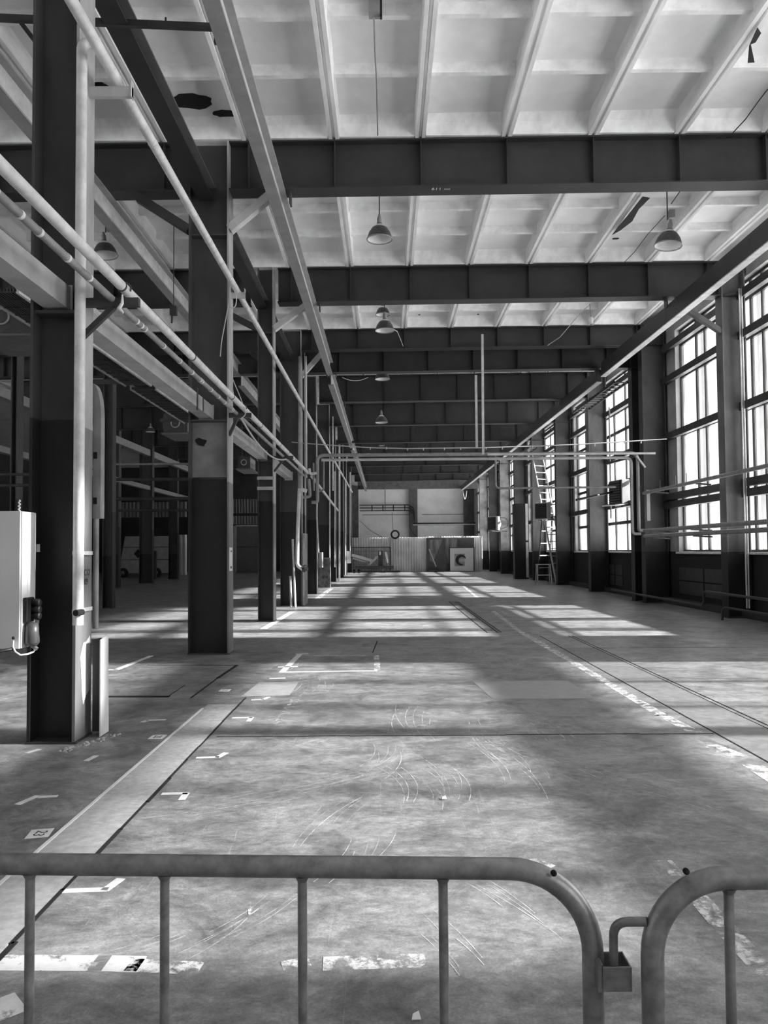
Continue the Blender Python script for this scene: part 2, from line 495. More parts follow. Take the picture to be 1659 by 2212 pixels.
FRM = mat('window_frame_paint', 0.028, 0.5, var=0.25)
FRM2 = mat('dusty_outer_pane', 0.8, 0.6, var=0.1)
_n = FRM2.node_tree; _b = _n.nodes['Principled BSDF']; _t = _n.nodes.new('ShaderNodeBsdfTransparent'); _m = _n.nodes.new('ShaderNodeMixShader'); _m.inputs[0].default_value = .55
_n.links.new(_t.outputs[0], _m.inputs[1]); _n.links.new(_b.outputs[0], _m.inputs[2]); _n.links.new(_m.outputs[0], _n.nodes['Material Output'].inputs['Surface'])
SILLM = mat('sill_paint', 0.7, 0.6, var=0.15)
for wi, (a, b) in enumerate(WIN):
    xg = 9.30
    fm = MB()
    fm.box(xg - .05, xg + .05, a, a + .06, SILL, WTOP).box(xg - .05, xg + .05, b - .06, b, SILL, WTOP)
    fm.box(xg - .05, xg + .05, a + .06, b - .06, SILL, SILL + .07).box(xg - .05, xg + .05, a + .06, b - .06, WTOP - .07, WTOP)
    if wi == 1:
        ms = [4.2, 5.6, 8.6, 10.2]; tz = [3.5, 3.85, 5.75, 6.1, 7.6]  # unseen window: bar heights chosen for the shadows they throw
    elif wi == 2:
        ms = [22.68, 22.06, 19.25, 18.65, 16.9, 16.3]
        tz = [3.10, 3.36, 5.28, 7.08, 8.1]
    else:
        n = 6; ms = [a + (b - a) * k / n for k in range(1, n)]
        tz = [2.75, 3.40, 4.35, 5.28, 6.35, 7.15, 8.1]
    for y in ms:
        fm.box(xg - .035, xg + .035, y - .028, y + .028, SILL + .07, WTOP - .07)
    for z in tz:
        fm.box(xg - .04, xg + .04, a + .06, b - .06, z - .06, z + .06)
    o = struct('window_%d' % (wi + 1), fm, FRM)
    gl = MB()
    gl.add([(xg, a + .03, SILL + .03), (xg, b - .03, SILL + .03), (xg, b - .03, WTOP - .03), (xg, a + .03, WTOP - .03)], [(0, 1, 2, 3)])
    gl.build('pane', 'glass_dusty_dimming' if wi < 2 else 'glass', o)
    of = MB()
    if wi == 2:
        for y in ms[::2]: of.box(9.40, 9.42, y - .58, y - .06, SILL, WTOP)
    else:
        for y in ms: of.box(9.40, 9.42, y - .30, y - .12, SILL, WTOP)
    of.build('outer_pane', FRM2, o)
    MB().box(XR - .10, xg - .05, a - .02, b + .02, SILL - .05, SILL + .01).build('sill', SILLM, o)
    # horizontal girts carried past the window on the inner side
    for z in (tz if wi in (1, 2) else [t for t in tz if t not in (2.75, 4.35, 6.35)]):
        ext = .55 if wi == 2 else .1
        MB().box(8.93, 9.08, a - .3, b + ext + .35, z - .10, z + .10).build('transom', 'darksteel', o)

# ------------------------------------------------------------------ columns
ordn = ['nearest', 'second', 'third', 'fourth', 'fifth', 'sixth', 'seventh', 'eighth', 'ninth', 'tenth', 'eleventh', 'twelfth', 'thirteenth']


def column(x0, x1, y, label, group, ztop, side='L', plates=True, d=.38, name='steel_column', low=None, worn=False):
    yc = y
    r = thing(name, label, 'column', ((x0 + x1) / 2, yc, 0), group)
    cm = 'column' if side == 'L' else 'column_shaded' if side == 'B' else ('column_shaded' if y in WIDE else 'column_pale_lit' if y > 50 else 'column_right_lit')
    MB().box(x0 + .03, x1 - .03, yc - .012, yc + .012, 0, ztop).build('web', cm, r)
    MB().box(x0, x0 + .028, yc - d / 2, yc + d / 2, 0, ztop).build('flange', cm, r)
    MB().box(x1 - .028, x1, yc - d / 2, yc + d / 2, 0, ztop).build('flange', ('column_worn' if worn else 'column_side_lit') if side == 'L' else 'column' if side == 'B' else cm, r)
    if plates:
        MB().box(x0 + .03, x1 - .03, yc - d / 2 + .02, yc + d / 2 - .02, 3.97, 4.0).build('stiffener', 'column', r)
        MB().box(x0 + .03, x1 - .03, yc - d / 2 + .02, yc + d / 2 - .02, 7.2, 7.22).build('stiffener', 'column', r)
    MB().box(x0 - .01, x1 + .01, yc - d / 2 - .01, yc + d / 2 + .01, 0, .02).build('base_plate', 'darksteel', r)
    return r


NR = {13.25: 'second', 7.25: 'first'}
cL = {}
for i, y in enumerate(FR[:-2]):
    wide = y in WIDE
    x0, x1 = (-3.35, -2.66) if wide else (-3.16, -2.76)
    if i == 0: x0, x1 = -3.28, -2.84
    lab = '%s steel I-column, %s from the front in the left row, two-tone grey paint%s' % (
        'wide' if wide else 'narrow', ordn[i] if i else 'first',
        {0: ', pale pipe running up its right edge', 1: ', rust hole in its upper panel', 2: ', two battens across its web', 6: ', crate with peeling paint at its foot'}.get(i, ''))
    cL[i] = column(x0, x1, y, lab, 'steel columns of the left row', ZT + zr(-3) - .0, 'L', plates=(i in (0, 1, 2, 5)))
MB().prism([UX(x, y, -2.8385) for x, y in ((194, 1372), (186, 1386), (180, 1388), (177, 1402), (173, 1420), (175, 1450), (176, 1490), (179, 1522), (186, 1500), (193, 1490), (196, 1440))], (.002, 0, 0)).build('bare_patch', 'white', cL[0])
# rust hole, battens, label plate, scratches
p = U(434, 955, 13.2); MB().prism([Vector((v.x, 13.2, v.z)) for v in [p + Vector((.09 * math.cos(a) * (1 + .25 * math.sin(3 * a)), 0, .075 * math.sin(a) * (1 + .3 * math.cos(2 * a + 1)))) for a in [2 * PI * k / 14 for k in range(14)]]], (0, .04, 0)).build('rust_hole', 'hole', cL[1])
MB().box(-3.32, -2.69, 13.215, 13.235, 3.02, 3.97).build('panel', 'column_panel', cL[1])
for py in (1033, 1055):
    z = U(570, py, 19.06).z
    MB().box(-3.17, -2.75, 19.02, 19.06, z - .04, z + .04).build('batten', 'column_side_lit', cL[2])
p = UX(497, 1208, -2.65); MB().box(-2.66, -2.652, 13.10, 13.34, p.z - .2, p.z + .2).build('paper_label', 'white', cL[1])
MB().box(-2.652, -2.650, 13.2, 13.27, p.z + .12, p.z + .15).build('printed_line', 'ink', cL[1]); MB().box(-2.652, -2.650, 13.17, 13.27, p.z - .16, p.z - .12).build('printed_line', 'ink', cL[1])

cR = {}
for i, y in enumerate(FR[:-1]):
    x0, x1 = (8.28, 9.02) if i > 2 else (8.40, 9.06)
    if i == 2: x0, x1 = 8.47, 9.06
    cR[i] = column(x0, x1, y, ('steel I-column before the windows, %s of those visible in the right row' % ordn[i - 2]) if i > 1 else ['steel I-column of the right row nearest the barriers, out of frame', 'steel I-column of the right row just outside the right frame edge'][i], 'steel columns of the right row', ZT + zr(8.6), 'R', plates=False)

# rows in the left bay
for k, (px0, px1, d, py) in enumerate(((27, 40, 18.0, 1354), (225, 245, 24.0, 1312), (245, 258, 38.0, 1266), (303, 330, 43.0, 1256), (366, 384, 49.25, 1249))):
    a, b = U(px0, 1150, d).x, U(px1, 1150, d).x
    lab = ['slim grey column in the dark left bay, glimpsed left of the nearest column', 'slim column with pale edge in the left bay, just right of the nearest column',
           'thin column standing close behind the slim pale-edged column in the left bay', 'broad black column in front of the boxy trailer in the left bay', 'narrow black column beside the corrugated strip in the left bay'][k]
    column(a, b + .02, d, lab, 'columns of the left bay', ZT + zr(-9), 'B', plates=False, d=.30 if k < 2 else .38, name='bay_column')

# ------------------------------------------------------------------ girders
ZB = {13.25: 8.02, 19.25: 8.00, 24.7: 8.22, 25.75: 7.73}


def girder(x0, x1, y, label, group, zb, phase):
    r = thing('roof_girder', label, 'girder', ((x0 + x1) / 2, y, zb), group)

    def sl(xa, xb, ya, yb, za, zb_, mb=None):
        mb = mb or MB()
        vs = [(xa, ya, za + zr(xa)), (xb, ya, za + zr(xb)), (xb, yb, za + zr(xb)), (xa, yb, za + zr(xa)),
              (xa, ya, zb_ + zr(xa)), (xb, ya, zb_ + zr(xb)), (xb, yb, zb_ + zr(xb)), (xa, yb, zb_ + zr(xa))]
        return mb.add(vs, [(3, 2, 1, 0), (4, 5, 6, 7), (0, 1, 5, 4), (1, 2, 6, 5), (2, 3, 7, 6), (3, 0, 4, 7)])
    sl(x0, x1, y - .008, y + .008, zb + .02, ZT - .02).build('web', 'girder', r)
    sl(x0, x1, y - .18, y + .18, zb, zb + .022).build('bottom_flange', 'girder', r)
    sl(x0, x1, y - .16, y + .16, ZT - .022, ZT).build('top_flange', 'girder', r)
    k = math.ceil((x0 + .15 - phase) / 1.5); x = phase + 1.5 * k
    while x < x1 - .15:
        sl(x - .008, x + .008, y - .13, y + .13, zb + .022, ZT - .022).build('stiffener', 'girder', r)
        x += 1.5
    return r


GN = {13.25: 'nearest, with chalk marks under its flange', 19.25: 'second from the front', 24.7: 'third from the front, shallower than the rest', 25.75: 'fourth from the front, close behind the third'}
gm = {}
for i, y in enumerate(FR[1:-1]):
    zb = ZB.get(y, 7.80)
    gm[y] = girder(-2.66, 9.08, y, 'dark steel roof girder across the main hall, %s' % GN.get(y, ordn[i] + ' from the front'), 'roof girders of the main hall', zb, -.83 if y < 25 else 0.0)
    if i < 11:
        girder(-15.0, -3.36, y, 'black roof girder across the left bay, %s from the front' % ordn[i], 'roof girders of the left bay', zb, -3.8)
# chalk mark on the underside of the nearest girder
p = UZ(943, 409, 8.02)
text_obj('611', 'chalk_number', .12, (p.x, p.y, 8.018 + zr(p.x)), (1, 0, 0), (0, -1, 0), 'white', gm[13.25], .001)
MB().box(p.x + .13, p.x + .24, p.y - .02, p.y + .03, 8.014 + zr(p.x), 8.02 + zr(p.x)).build('chalk_dash', 'mid', gm[13.25])

# knee braces at the columns
for (i, y) in ((1, 13.25), (2, 19.25), (3, 24.55)):
    for s, xa, xb in ((1, -2.76 if i == 2 else -2.66, -1.97), (-1, -3.16 if i == 2 else -3.36, -4.25)):
        o = MB().bar((xa, y - .1, 7.32), (xb, y - .1, 7.90 if i < 3 else 8.1), .16, .14).build('knee_brace', 'strut' if s > 0 else 'girder')
        tag(o, 'short diagonal knee brace on the %s side of the %s left-row column' % ('right' if s > 0 else 'left', ordn[i]), 'brace', 'knee braces')
for (i, y) in ((2, 19.25),):
    o = MB().bar((8.5 if i == 2 else 8.3, y - .1, 7.15), (7.45, y - .1, 7.85), .14, .12).build('knee_brace', 'pilaster')
    tag(o, 'diagonal knee brace on the %s visible right-row column under the crane rail' % ordn[i - 2], 'brace', 'knee braces')

# ------------------------------------------------------------------ longitudinal rails and struts


def ibeam(name, xc, zt, h, wf, y0, y1, m, label, cat, group, tf=.022, mside=None):
    r = thing(name, label, cat, (xc, (y0 + y1) / 2, zt - h), group)
    MB().box(xc - .008, xc + .008, y0, y1, zt - h + tf, zt - tf).build('web', mside or m, r)
    MB().box(xc - wf / 2, xc + wf / 2, y0, y1, zt - h, zt - h + tf).build('bottom_flange', 'mid' if m == 'rail' else m, r)  # pale rails: underside shade put into the darker flange colour
    MB().box(xc - wf * .5, xc + wf * .58, y0, y1, zt - tf, zt).build('top_flange', 'mid', r)
    return r


mid_rail = []
for k, (y0, y1, lab) in enumerate(((4.5, 25.3, 'long pale crane rail under the roof left of the hanging lamps, nearest length'),
                                  (25.9, 42.0, 'pale crane rail under the roof left of the hanging lamps, middle length'), (43.0, 73.0, 'pale crane rail under the roof left of the lamps, far length'))):
    mid_rail.append(ibeam('crane_rail', -1.80, 8.0 if k == 0 else 7.79, .44, .19, y0, y1, 'rail', lab, 'rail', 'crane rails', tf=.03))
for k, (y0, y1, lab) in enumerate(((4.5, 25.3, 'pale crane rail in the left bay behind the nearest column'), (25.9, 42.0, 'far length of crane rail in the left bay beyond the second column'))):
    ibeam('crane_rail', -4.85, 7.98 if k == 0 else 7.77, .44, .20, y0, y1, 'rail', lab, 'rail', 'crane rails', tf=.03)
for k, (y0, y1, lab) in enumerate(((10.0, 25.4, 'dark box crane rail sloping down along the windows, nearest length with pale underside'), (25.9, 48.5, 'dark crane rail along the windows, middle length carrying cables'),
                                   (49.5, 73.0, 'dark crane rail along the windows, far length with looped cables'))):
    r = thing('crane_rail', lab, 'rail', (7.3, (y0 + y1) / 2, 7.45), 'crane rails')
    MB().box(7.22, 7.36, y0, y1, 7.475 if k == 0 else 7.40, 7.92 if k == 0 else 7.83).build('rail_body', 'girder', r)
    MB().box(7.20, 7.38, y0, y1, 7.45 if k == 0 else 7.37, 7.475 if k == 0 else 7.40).build('bottom_flange', 'rail', r)  # pale flange colour stands in for window light on the underside
for i, y in enumerate((13.25, 19.25, 25.75, 31.25)):
    for xc, n in ((-1.76, "left"), (7.29, 'right')):
        mb = MB()
        for sx in (-.16, .13): mb.box(xc + sx, xc + sx + .03, y - .1, y + .1, (7.80 if y < 25 else 7.6), (8.08 if y < 25 else 7.85))
        o = mb.build('rail_clamp', 'darksteel')
        tag(o, 'pair of dark clamp plates holding the %s crane rail to the %s girder' % (n, ['nearest', 'second', 'fourth', 'fifth'][i]), 'clamp', 'rail clamps')

edges = FR[:9]
RSX = -3.07
sy = [-1.0] + [y for y in edges]
for k in range(5):
    y0 = sy[k] + .25; y1 = sy[k + 1] - .05 if k + 1 != 4 else sy[k + 1] - .2
    if y1 - y0 < 2: continue
    xc = -3.07
    r = thing('strut_beam', 'pale box strut between the left-row columns at mid height, %s span from the front' % ordn[k], 'beam', (xc, (y0 + y1) / 2, 4.03), 'struts between the left-row columns')
    MB().box(xc - .11, xc + .11, y0, y1, 4.03, 4.25).build('beam_body', 'strut', r)
    MB().box(xc - .13, xc + .13, y1 - .02, y1, 4.0, 4.27).build('end_plate', 'strut', r)
    r2 = ibeam('roof_strut', RSX, 8.10, .25, .27, y0, y1, 'girder', 'dark strut under the roof between the left-row columns, %s span from the front' % ordn[k], 'beam', 'roof struts')
    if k == 1:
        MB().box(-2.965, -2.95, 12.05, 12.12, 3.98, 4.33).build('clamp', 'darksteel', r)
        MB().box(-2.965, -2.95, 12.45, 12.49, 4.03, 4.25).build('clamp', 'darksteel', r)
for k, (z0, z1, lab) in enumerate(((7.1, 7.45, 'high pale beam running along the far column row of the left bay'), (5.2, 5.42, 'lower pale beam running along the far column row of the left bay'))):
    o = MB().box(-13.35, -13.1, 20, 56, z0, z1).build('bay_beam', 'mid'); tag(o, lab, 'beam', 'beams along the far row')
def xf(mb, mtx):
    mb.v = [mtx @ v for v in mb.v]; return mb


# ------------------------------------------------------------------ pipes on the left row
r = thing('riser_pipe', 'thick pale pipe rising along the nearest column, bent over at the top', 'pipe', (-2.73, 6.92, 1.1))
X0, Y0 = U(171.5, 900, 6.93).x, 6.93
zb = U(170, 1350, 6.93).z
top = U(186, 92, 6.93)
MB().tube(round_path([(X0, Y0, zb), (X0, Y0, top.z), (-2.60, 6.98, top.z + .03)], .11, 8), .048, 18).build('pipe_body', 'pipe', r)
for z in (U(180, 1195, 6.93).z, U(180, 1322, 6.93).z):
    MB().box(-2.839, -2.815, 6.97, 7.40, z - .018, z + .018).build('clamp', 'column_worn', r)
MB().tube([(X0, Y0, U(172, 1196, 6.93).z), (X0, Y0, U(172, 1196, 6.93).z + .02)], .051, 18).build('joint_ring', 'pipe', r)
p = U(178, 1323, 6.86); MB().tube([(X0 + .03, 6.80, p.z), (X0 + .05, 6.90, p.z)], .028, 14).build('side_outlet', 'hole', r)

r = thing('overhead_pipe', 'long pale pipe high on the left row running far into the hall', 'pipe', (-2.56, 30, 6.2))
MB().tube([(-2.56, y, 6.30) for y in (3, 13, 25, 37, 49, 60)], .052, 14).build('pipe_body', 'pipe', r)
for y in (8.4, 11.1, 14.6, 17.2, 19.9, 22.6): MB().tube([(-2.56, y, 6.30), (-2.56, y + .03, 6.30)], .056, 14).build('joint_ring', 'pipe', r)
r = thing('handrail_pipe', 'pale pipe of the lower pair crossing in front of the nearest columns', 'pipe', (-2.42, 14, 4.15))
MB().tube([(-2.42, y, 4.20) for y in (3, 8, 13, 18, 24.2)], .047, 16).build('pipe_body', 'pipe', r)
for y in (7.0, 9.6, 12.1, 14.9, 17.6, 20.4): MB().tube([(-2.42, y, 4.20), (-2.42, y + .025, 4.20)], .052, 16).build('joint_ring', 'darksteel', r)
r = thing('cable_bundle', 'dark cable bundle with white ties hung under the pale pipe of the lower pair', 'cable', (-2.53, 14, 4.05))
MB().tube([(-2.53, y, 4.10) for y in (3, 8, 13, 18, 24.0)], .033, 12).build('bundle_body', 'pipe_mid', r)
for y in (4.5, 4.9, 5.25, 5.55, 6.05, 6.5, 7.75, 7.9, 8.02, 8.7, 9.4, 10.0, 10.45, 10.55, 11.1, 11.6, 12.05, 12.6, 12.7, 13.2):
    MB().tube([(-2.53, y, 4.10), (-2.53, y + .035, 4.10)], .036, 12).build('cable_tie', 'white', r)
o = MB().tube(sag((-2.5, 13.4, 4.05), (-2.45, 19.2, 4.05), .25), .018, 8).build('slack_cable', 'cable'); tag(o, 'slack pale cable drooping below the lower pipe pair beyond the second column', 'cable')
for k, (y, lab) in enumerate(((7.1, 'nearest'), (13.1, 'second'), (19.1, 'third'))):
    r = thing('pipe_bracket', 'dark steel bracket carrying the lower pipe pair on the %s column' % lab, 'bracket', (-2.6, y, 4.1), 'pipe brackets')
    xa = -2.84 if k == 0 else (-2.66 if k == 1 else -2.76)
    MB().box(xa, -2.28, y - .03, y + .03, 4.03, 4.07 + .04).build('arm', 'darksteel', r)
    MB().bar((xa, y, 3.72), (-2.52, y, 4.03), .05, .05).build('brace', 'darksteel', r)
    MB().tube(arc((-2.42, y, 4.2), .06, -.4, PI + .4, 10, (1, 0, 0), (0, 0, 1)), .008, 6).build('u_bolt', 'darksteel', r)
    if k < 2:
        r = thing('pipe_bracket', 'channel bracket holding the high pale pipe at the %s column' % lab, 'bracket', (-2.7, y + .2, 6.2), 'pipe brackets')
        zz = 6.2 if k == 0 else 6.22
        MB().box(xa, -2.42, y + .18, y + .23, zz - .05, zz + .05).build('channel', 'strut', r)
        MB().box(-2.43, -2.42, y + .16, y + .24, zz - .06, zz + .11).build('end_plate', 'strut', r)

# conduits right behind the riser on the nearest column
r = thing('conduit', 'grey conduit down the far right edge of the nearest column into a box channel', 'conduit', (-2.8, 7.5, 0))
MB().tube([(-2.83, 7.52, 1.0), (-2.83, 7.52, 3.2)], .028, 12).build('pipe_body', 'column_worn', r)
zt_, zm = U(208, 840, 7.5).z, U(208, 1120, 7.5).z
dk = 7.48
xl = U(200, 1000, dk).x; xr = U(218, 1000, dk).x
poly = [(xl, dk, zm), (xr, dk, zm), (xr, dk, U(0, 905, dk).z)] + [(xl + (xr - xl) * math.cos(t), dk, U(0, 905, dk).z + (zt_ + .05 - U(0, 905, dk).z) * math.sin(t)) for t in (.3, .6, .9, 1.2, 1.5)] + [(xl, dk, zt_ + .05)]
MB().prism(poly, (0, .1, 0)).build('duct', 'pipe_mid', r, bevel=.008)
for (q, y) in ((.35, 985), (.4, 1083)):
    zq = U(0, y, dk).z; MB().box(xl + .01, xl + .045, dk - .006, dk + .002, zq - .035, zq + .03).build('opening', 'hole', r)
z1, z0 = U(214, 1380, 7.4).z, U(214, 1575, 7.4).z
xa_, xb_ = U(200, 1450, 7.3).x, U(215, 1450, 7.3).x
MB().box(xa_, xb_, 7.30, 7.48, max(z0, .02), z1).build('box_channel', 'column', r)
MB().prism([(xb_ + .004, 7.29, z1), (xb_ + .004, 7.49, z1 + .04), (xb_ + .004, 7.51, .01), (xb_ + .004, 7.29, .01)], (.010, 0, 0)).build('cover_plate', 'white', r)
# stencilled letters on the flange of the nearest column
q1, q2 = UX(188, 1237, -2.838), UX(186, 1257, -2.838)
text_obj('C12', 'stencil_text', .085, tuple(q1), (0, 1, 0), (0, 0, 1), 'ink', cL[0], .001)
text_obj('09', 'stencil_text', .085, tuple(q2), (0, 1, 0), (0, 0, 1), 'ink', cL[0], .001)
for z in (1.22, 1.48, 1.66, 1.9, 2.1):
    MB().tube([(-3.285, 7.05, z), (-3.285, 6.98, z)], .010, 8).build('bolt', 'white', cL[0])
o = MB().tube([(-3.27 + .008 * math.sin(i * 1.9), 6.86, U(68, 1080 + i * 2.2, 6.86).z) for i in range(16)], .008, 6).build('twisted_cord', 'white'); tag(o, 'short twisted white cord hanging on the left edge of the nearest column', 'cord')

# electrical cabinet
cx1 = U(65, 1250, 7.0).x
r = thing('electrical_cabinet', 'grey electrical cabinet hung left of the nearest column with black sockets on its side', 'cabinet', (-3.7, 6.85, .9))
zt2, zb2 = U(30, 1104, 6.72).z, U(30, 1402, 6.72).z
xs = U(43, 1250, 6.72).x
MB().box(-4.35, xs, 6.72, 6.99, zb2, zt2).build('body', 'cab', r, bevel=.006)
MB().box(xs, xs + .012, 6.73, 6.99, zb2 + .005, zt2 - .005).build('side_panel', 'cab_side_lit', r)
MB().box(xs + .005, xs + .018, 6.83, 6.845, zb2 + .25, zt2 - .01).build('side_rib', 'cab_side_lit', r)
zs0, zs1 = U(50, 1343, 6.85).z, U(50, 1290, 6.85).z
ss = MB().box(xs + .01, xs + .05, 6.75, 6.90, zs0, zs1).build('socket_strip', 'black', r, bevel=.01)
for z in (zs1 - .05, zs1 - .11, zs0 + .05):
    MB().lathe([(0, .05), (.032, .05), (.038, .11), (.030, .12), (0, .12)], (xs, 6.86, z), 14, 'X').build('socket_cap', 'black', ss)
zp = U(62, 1370, 6.8).z
ps = MB().lathe([(0, .10), (.05, .10), (.058, .02), (.062, -.07), (.045, -.1), (0, -.1)], (xs + .075, 6.80, zp), 16).build('plug_socket', 'lamp_out', r)
MB().tube([(xs + .075, 6.80, zp - .1), (xs + .12, 6.8, zp - .13)], .018, 8).build('plug_nose', 'galv', ps)
MB().tube([U(29, 1384, 6.7), U(28, 1397, 6.7), U(33, 1408, 6.7), U(44, 1415, 6.7), U(60, 1413, 6.75), U(72, 1408, 6.8), U(76, 1401, 6.85)], .008, 8).build('earth_wire', 'white', r)
MB().lathe([(0, -.004), (.014, -.004), (.014, .004), (0, .004)], U(29, 1378, 6.715), 10, 'Y').build('earth_symbol', 'ink', r)
MB().box(-3.9, xs + .02, 6.99, 7.06, 1.75, 1.82).build('mounting_arm', 'darksteel', r)
MB().box(-3.9, xs + .02, 6.99, 7.06, 1.1, 1.16).build('mounting_arm', 'darksteel', r)
o = MB().tube([U(-60, 1425, 6.6), U(0, 1407, 6.6), U(36, 1400, 6.75)], .014, 8).build('supply_cable', 'black'); tag(o, 'black supply cable leaving under the grey electrical cabinet', 'cable')

# bar crossing under the roof top left
r = thing('cross_bar', 'dark flat bar crossing under the roof at the top left with a hanging hook', 'bar', (-3.5, 8.7, 7.7))
a, b = U(-20, 38, 8.7), U(482, 60, 8.7)
MB().bar(a, b, .05, .075).build('bar_body', 'darksteel', r)
p = U(469, 78, 8.66); MB().box(p.x - .03, p.x + .03, p.y - .03, p.y + .01, p.z - .10, p.z + .14).build('hook', 'darksteel', r)
p = U(358, 38, 8.7); MB().tube([p, p + Vector((0, 0, -.08))], .012, 6).build('stub', 'darksteel', r)
MB().bar(U(40, 42, 8.7), U(78, 92, 8.7), .04, .05).build('stay', 'darksteel', r)

# ------------------------------------------------------------------ lamps


def lamp(px, py, dia_px, d, label, R=None, ztop=None, tilt=0.0, box=False):
    c = U(px, py, d); R = dia_px / 2 * d / FPX
    r = thing('pendant_lamp', label, 'lamp', c, 'pendant lamps')
    h = R * 1.25
    prof = [(R * 1.02, 0), (R * 1.0, .02 * R), (R * .96, .22 * R), (R * .84, .55 * R), (R * .62, .88 * R), (R * .40, 1.08 * R), (R * .24, 1.2 * R), (R * .22, 1.28 * R)]
    T = Matrix.Translation(c) @ Matrix.Rotation(tilt, 4, 'Y') @ Matrix.Translation(-c)
    xf(MB().lathe(prof, c, 28), T).build('shade', 'lamp_out', r)
    shade = bpy.data.objects[list(ORG)[-1]]
    xf(MB().lathe([(a * .97, b_ + .004) for a, b_ in prof[:-1]] + [(0, 1.18 * R)], c, 28), T).build('reflector', 'lamp_in', r)
    xf(MB().tube([c + Vector((R * 1.0 * math.cos(t), R * 1.0 * math.sin(t), 0)) for t in [2 * PI * k / 28 for k in range(28)]], .012, 6, closed=True), T).build('rim', 'mid', shade)
    sk = xf(MB().lathe([(R * .2, 1.2 * R), (R * .19, 1.7 * R), (R * .12, 1.85 * R), (R * .1, 2.0 * R), (0, 2.0 * R)], c, 14), T).build('socket', 'mid', r)
    xf(MB().lathe([(0, .35 * R), (R * .2, .42 * R), (R * .25, .65 * R), (R * .14, .95 * R), (0, 1.1 * R)], c, 12), T).build('bulb', 'white', sk)
    zt = ztop or (ZT + zr(c.x) + .02)
    if zt - (c.z + 2 * R) > .05:
        MB().tube([c + Vector((0, 0, 1.98 * R)), (c.x, c.y, zt)], .012, 6).build('rod', 'darksteel', r)
    if box:
        MB().box(c.x + R * .1, c.x + R * .5, c.y - .06, c.y + .06, c.z + 2.1 * R, c.z + 2.7 * R).build('ballast_box', 'mid', r)
    return r


lamp(820, 517, 55, 13.9, 'bell-shaped pendant lamp hanging behind the nearest girder, lit white inside')
lamp(1443, 531, 58, 15.0, 'bell-shaped pendant lamp at upper right near the window wall, with a ballast box', tilt=.12, box=True)
lamp(831, 714, 41, 20.4, 'bell-shaped pendant lamp below the second girder, in front of another lamp')
lamp(827, 680, 31, 22.2, 'small pendant lamp half hidden by the second girder, above another lamp')
lamp(826, 819, 32, 27.3, 'pendant lamp hanging over the fifth girder with a side cable', ztop=8.75)
lamp(824, 913, 27, 33.5, 'small bell lamp hanging alone before the sixth girder')
lamp(825, 963, 12, 46.0, 'tiny far lamp just above the cable that crosses the hall', ztop=8.7)
lamp(228, 552, 52, 15.0, 'dark bell lamp hanging in the left bay behind the nearest column', tilt=-.1, box=True)
lamp(325, 933, 19, 36.0, 'far lamp in the dark left bay left of the second column', ztop=8.7)
lamp(1135, 803, 20, 29.0, 'lamp peeking below the fourth girder at the right', ztop=8.75)
# junction boxes and sockets under the roof
p = U(811, 14, 10.1)
r = thing('junction_box', 'grey junction box under the roof at the top centre, feeding a cable', 'box', p)
MB().box(p.x - .09, p.x + .06, p.y - .08, p.y + .08, p.z - .12, ZT + .29).build('body', 'mid', r)
MB().box(p.x + .06, p.x + .09, p.y - .03, p.y + .03, p.z - .16, p.z + .2).build('clip', 'black', r)
pts = []
for (x, y) in ((808, 40), (810, 110), (814, 180), (815, 250), (816, 292)):
    q = UZ(x, y, 8.86); pts.append((q.x, q.y, 8.86))
o = MB().tube(pts, .012, 6).build('ceiling_cable', 'mid'); tag(o, 'cable hanging along the roof slabs from the junction box to the nearest girder', 'cable')
pts = [UZ(x, y, 8.9) for (x, y) in ((1659, 192), (1636, 222), (1610, 258), (1582, 288))]
o = MB().tube(pts, .010, 6).build('ceiling_cable', 'darksteel'); tag(o, 'thin dark wire running across the roof slabs at the right edge', 'cable')
o = MB().tube([U(1450, 440, 14.9), U(1475, 405, 14.3), U(1485, 390, 13.6)], .010, 6).build('lamp_cable', 'darksteel'); tag(o, 'wire rising from the upper right lamp to the nearest girder', 'cable')
o = MB().tube([U(1436, 466, 15.1), U(1400, 505, 16.5), U(1370, 545, 18.4), U(1345, 570, 19.0)], .008, 6).build('lamp_cable', 'darksteel'); tag(o, 'thin wire from the upper right lamp back to the second girder', 'cable')
r = thing('bare_socket', 'bare lamp socket without a shade hanging under the roof before the third girder', 'socket', U(1277, 698, 22.5))
c = U(1277, 698, 22.5); MB().lathe([(0, 0), (.06, .0), (.065, .14), (.04, .18), (0, .18)], c, 14).build('body', 'white', r); MB().tube([c + Vector((0, 0, .17)), (c.x - .03, c.y, ZT + .1)], .016, 6).build('cord', 'mid', r)
o = MB().tube([U(1272, 660, 22.6), U(1258, 672, 22.9), U(1232, 702, 23.4), U(1210, 728, 24.0), U(1183, 746, 24.45)], .012, 6).build('loose_cable', 'cable'); tag(o, 'loose pale cable curving down from the bare socket to the third girder', 'cable')
o = MB().tube([U(851, 712, 20.6), U(858, 716, 21.5), U(864, 730, 23), U(871, 748, 24.45)], .012, 6).build('loose_cable', 'cable'); tag(o, 'loose pale cable beside the lamp below the second girder', 'cable')
o = MB().tube(sag(U(739, 815, 26.2), U(795, 815, 27.2), .12), .012, 6).build('loose_cable', 'cable'); tag(o, 'pale cable swagged from the crane rail joint to the lamp over the fifth girder', 'cable')
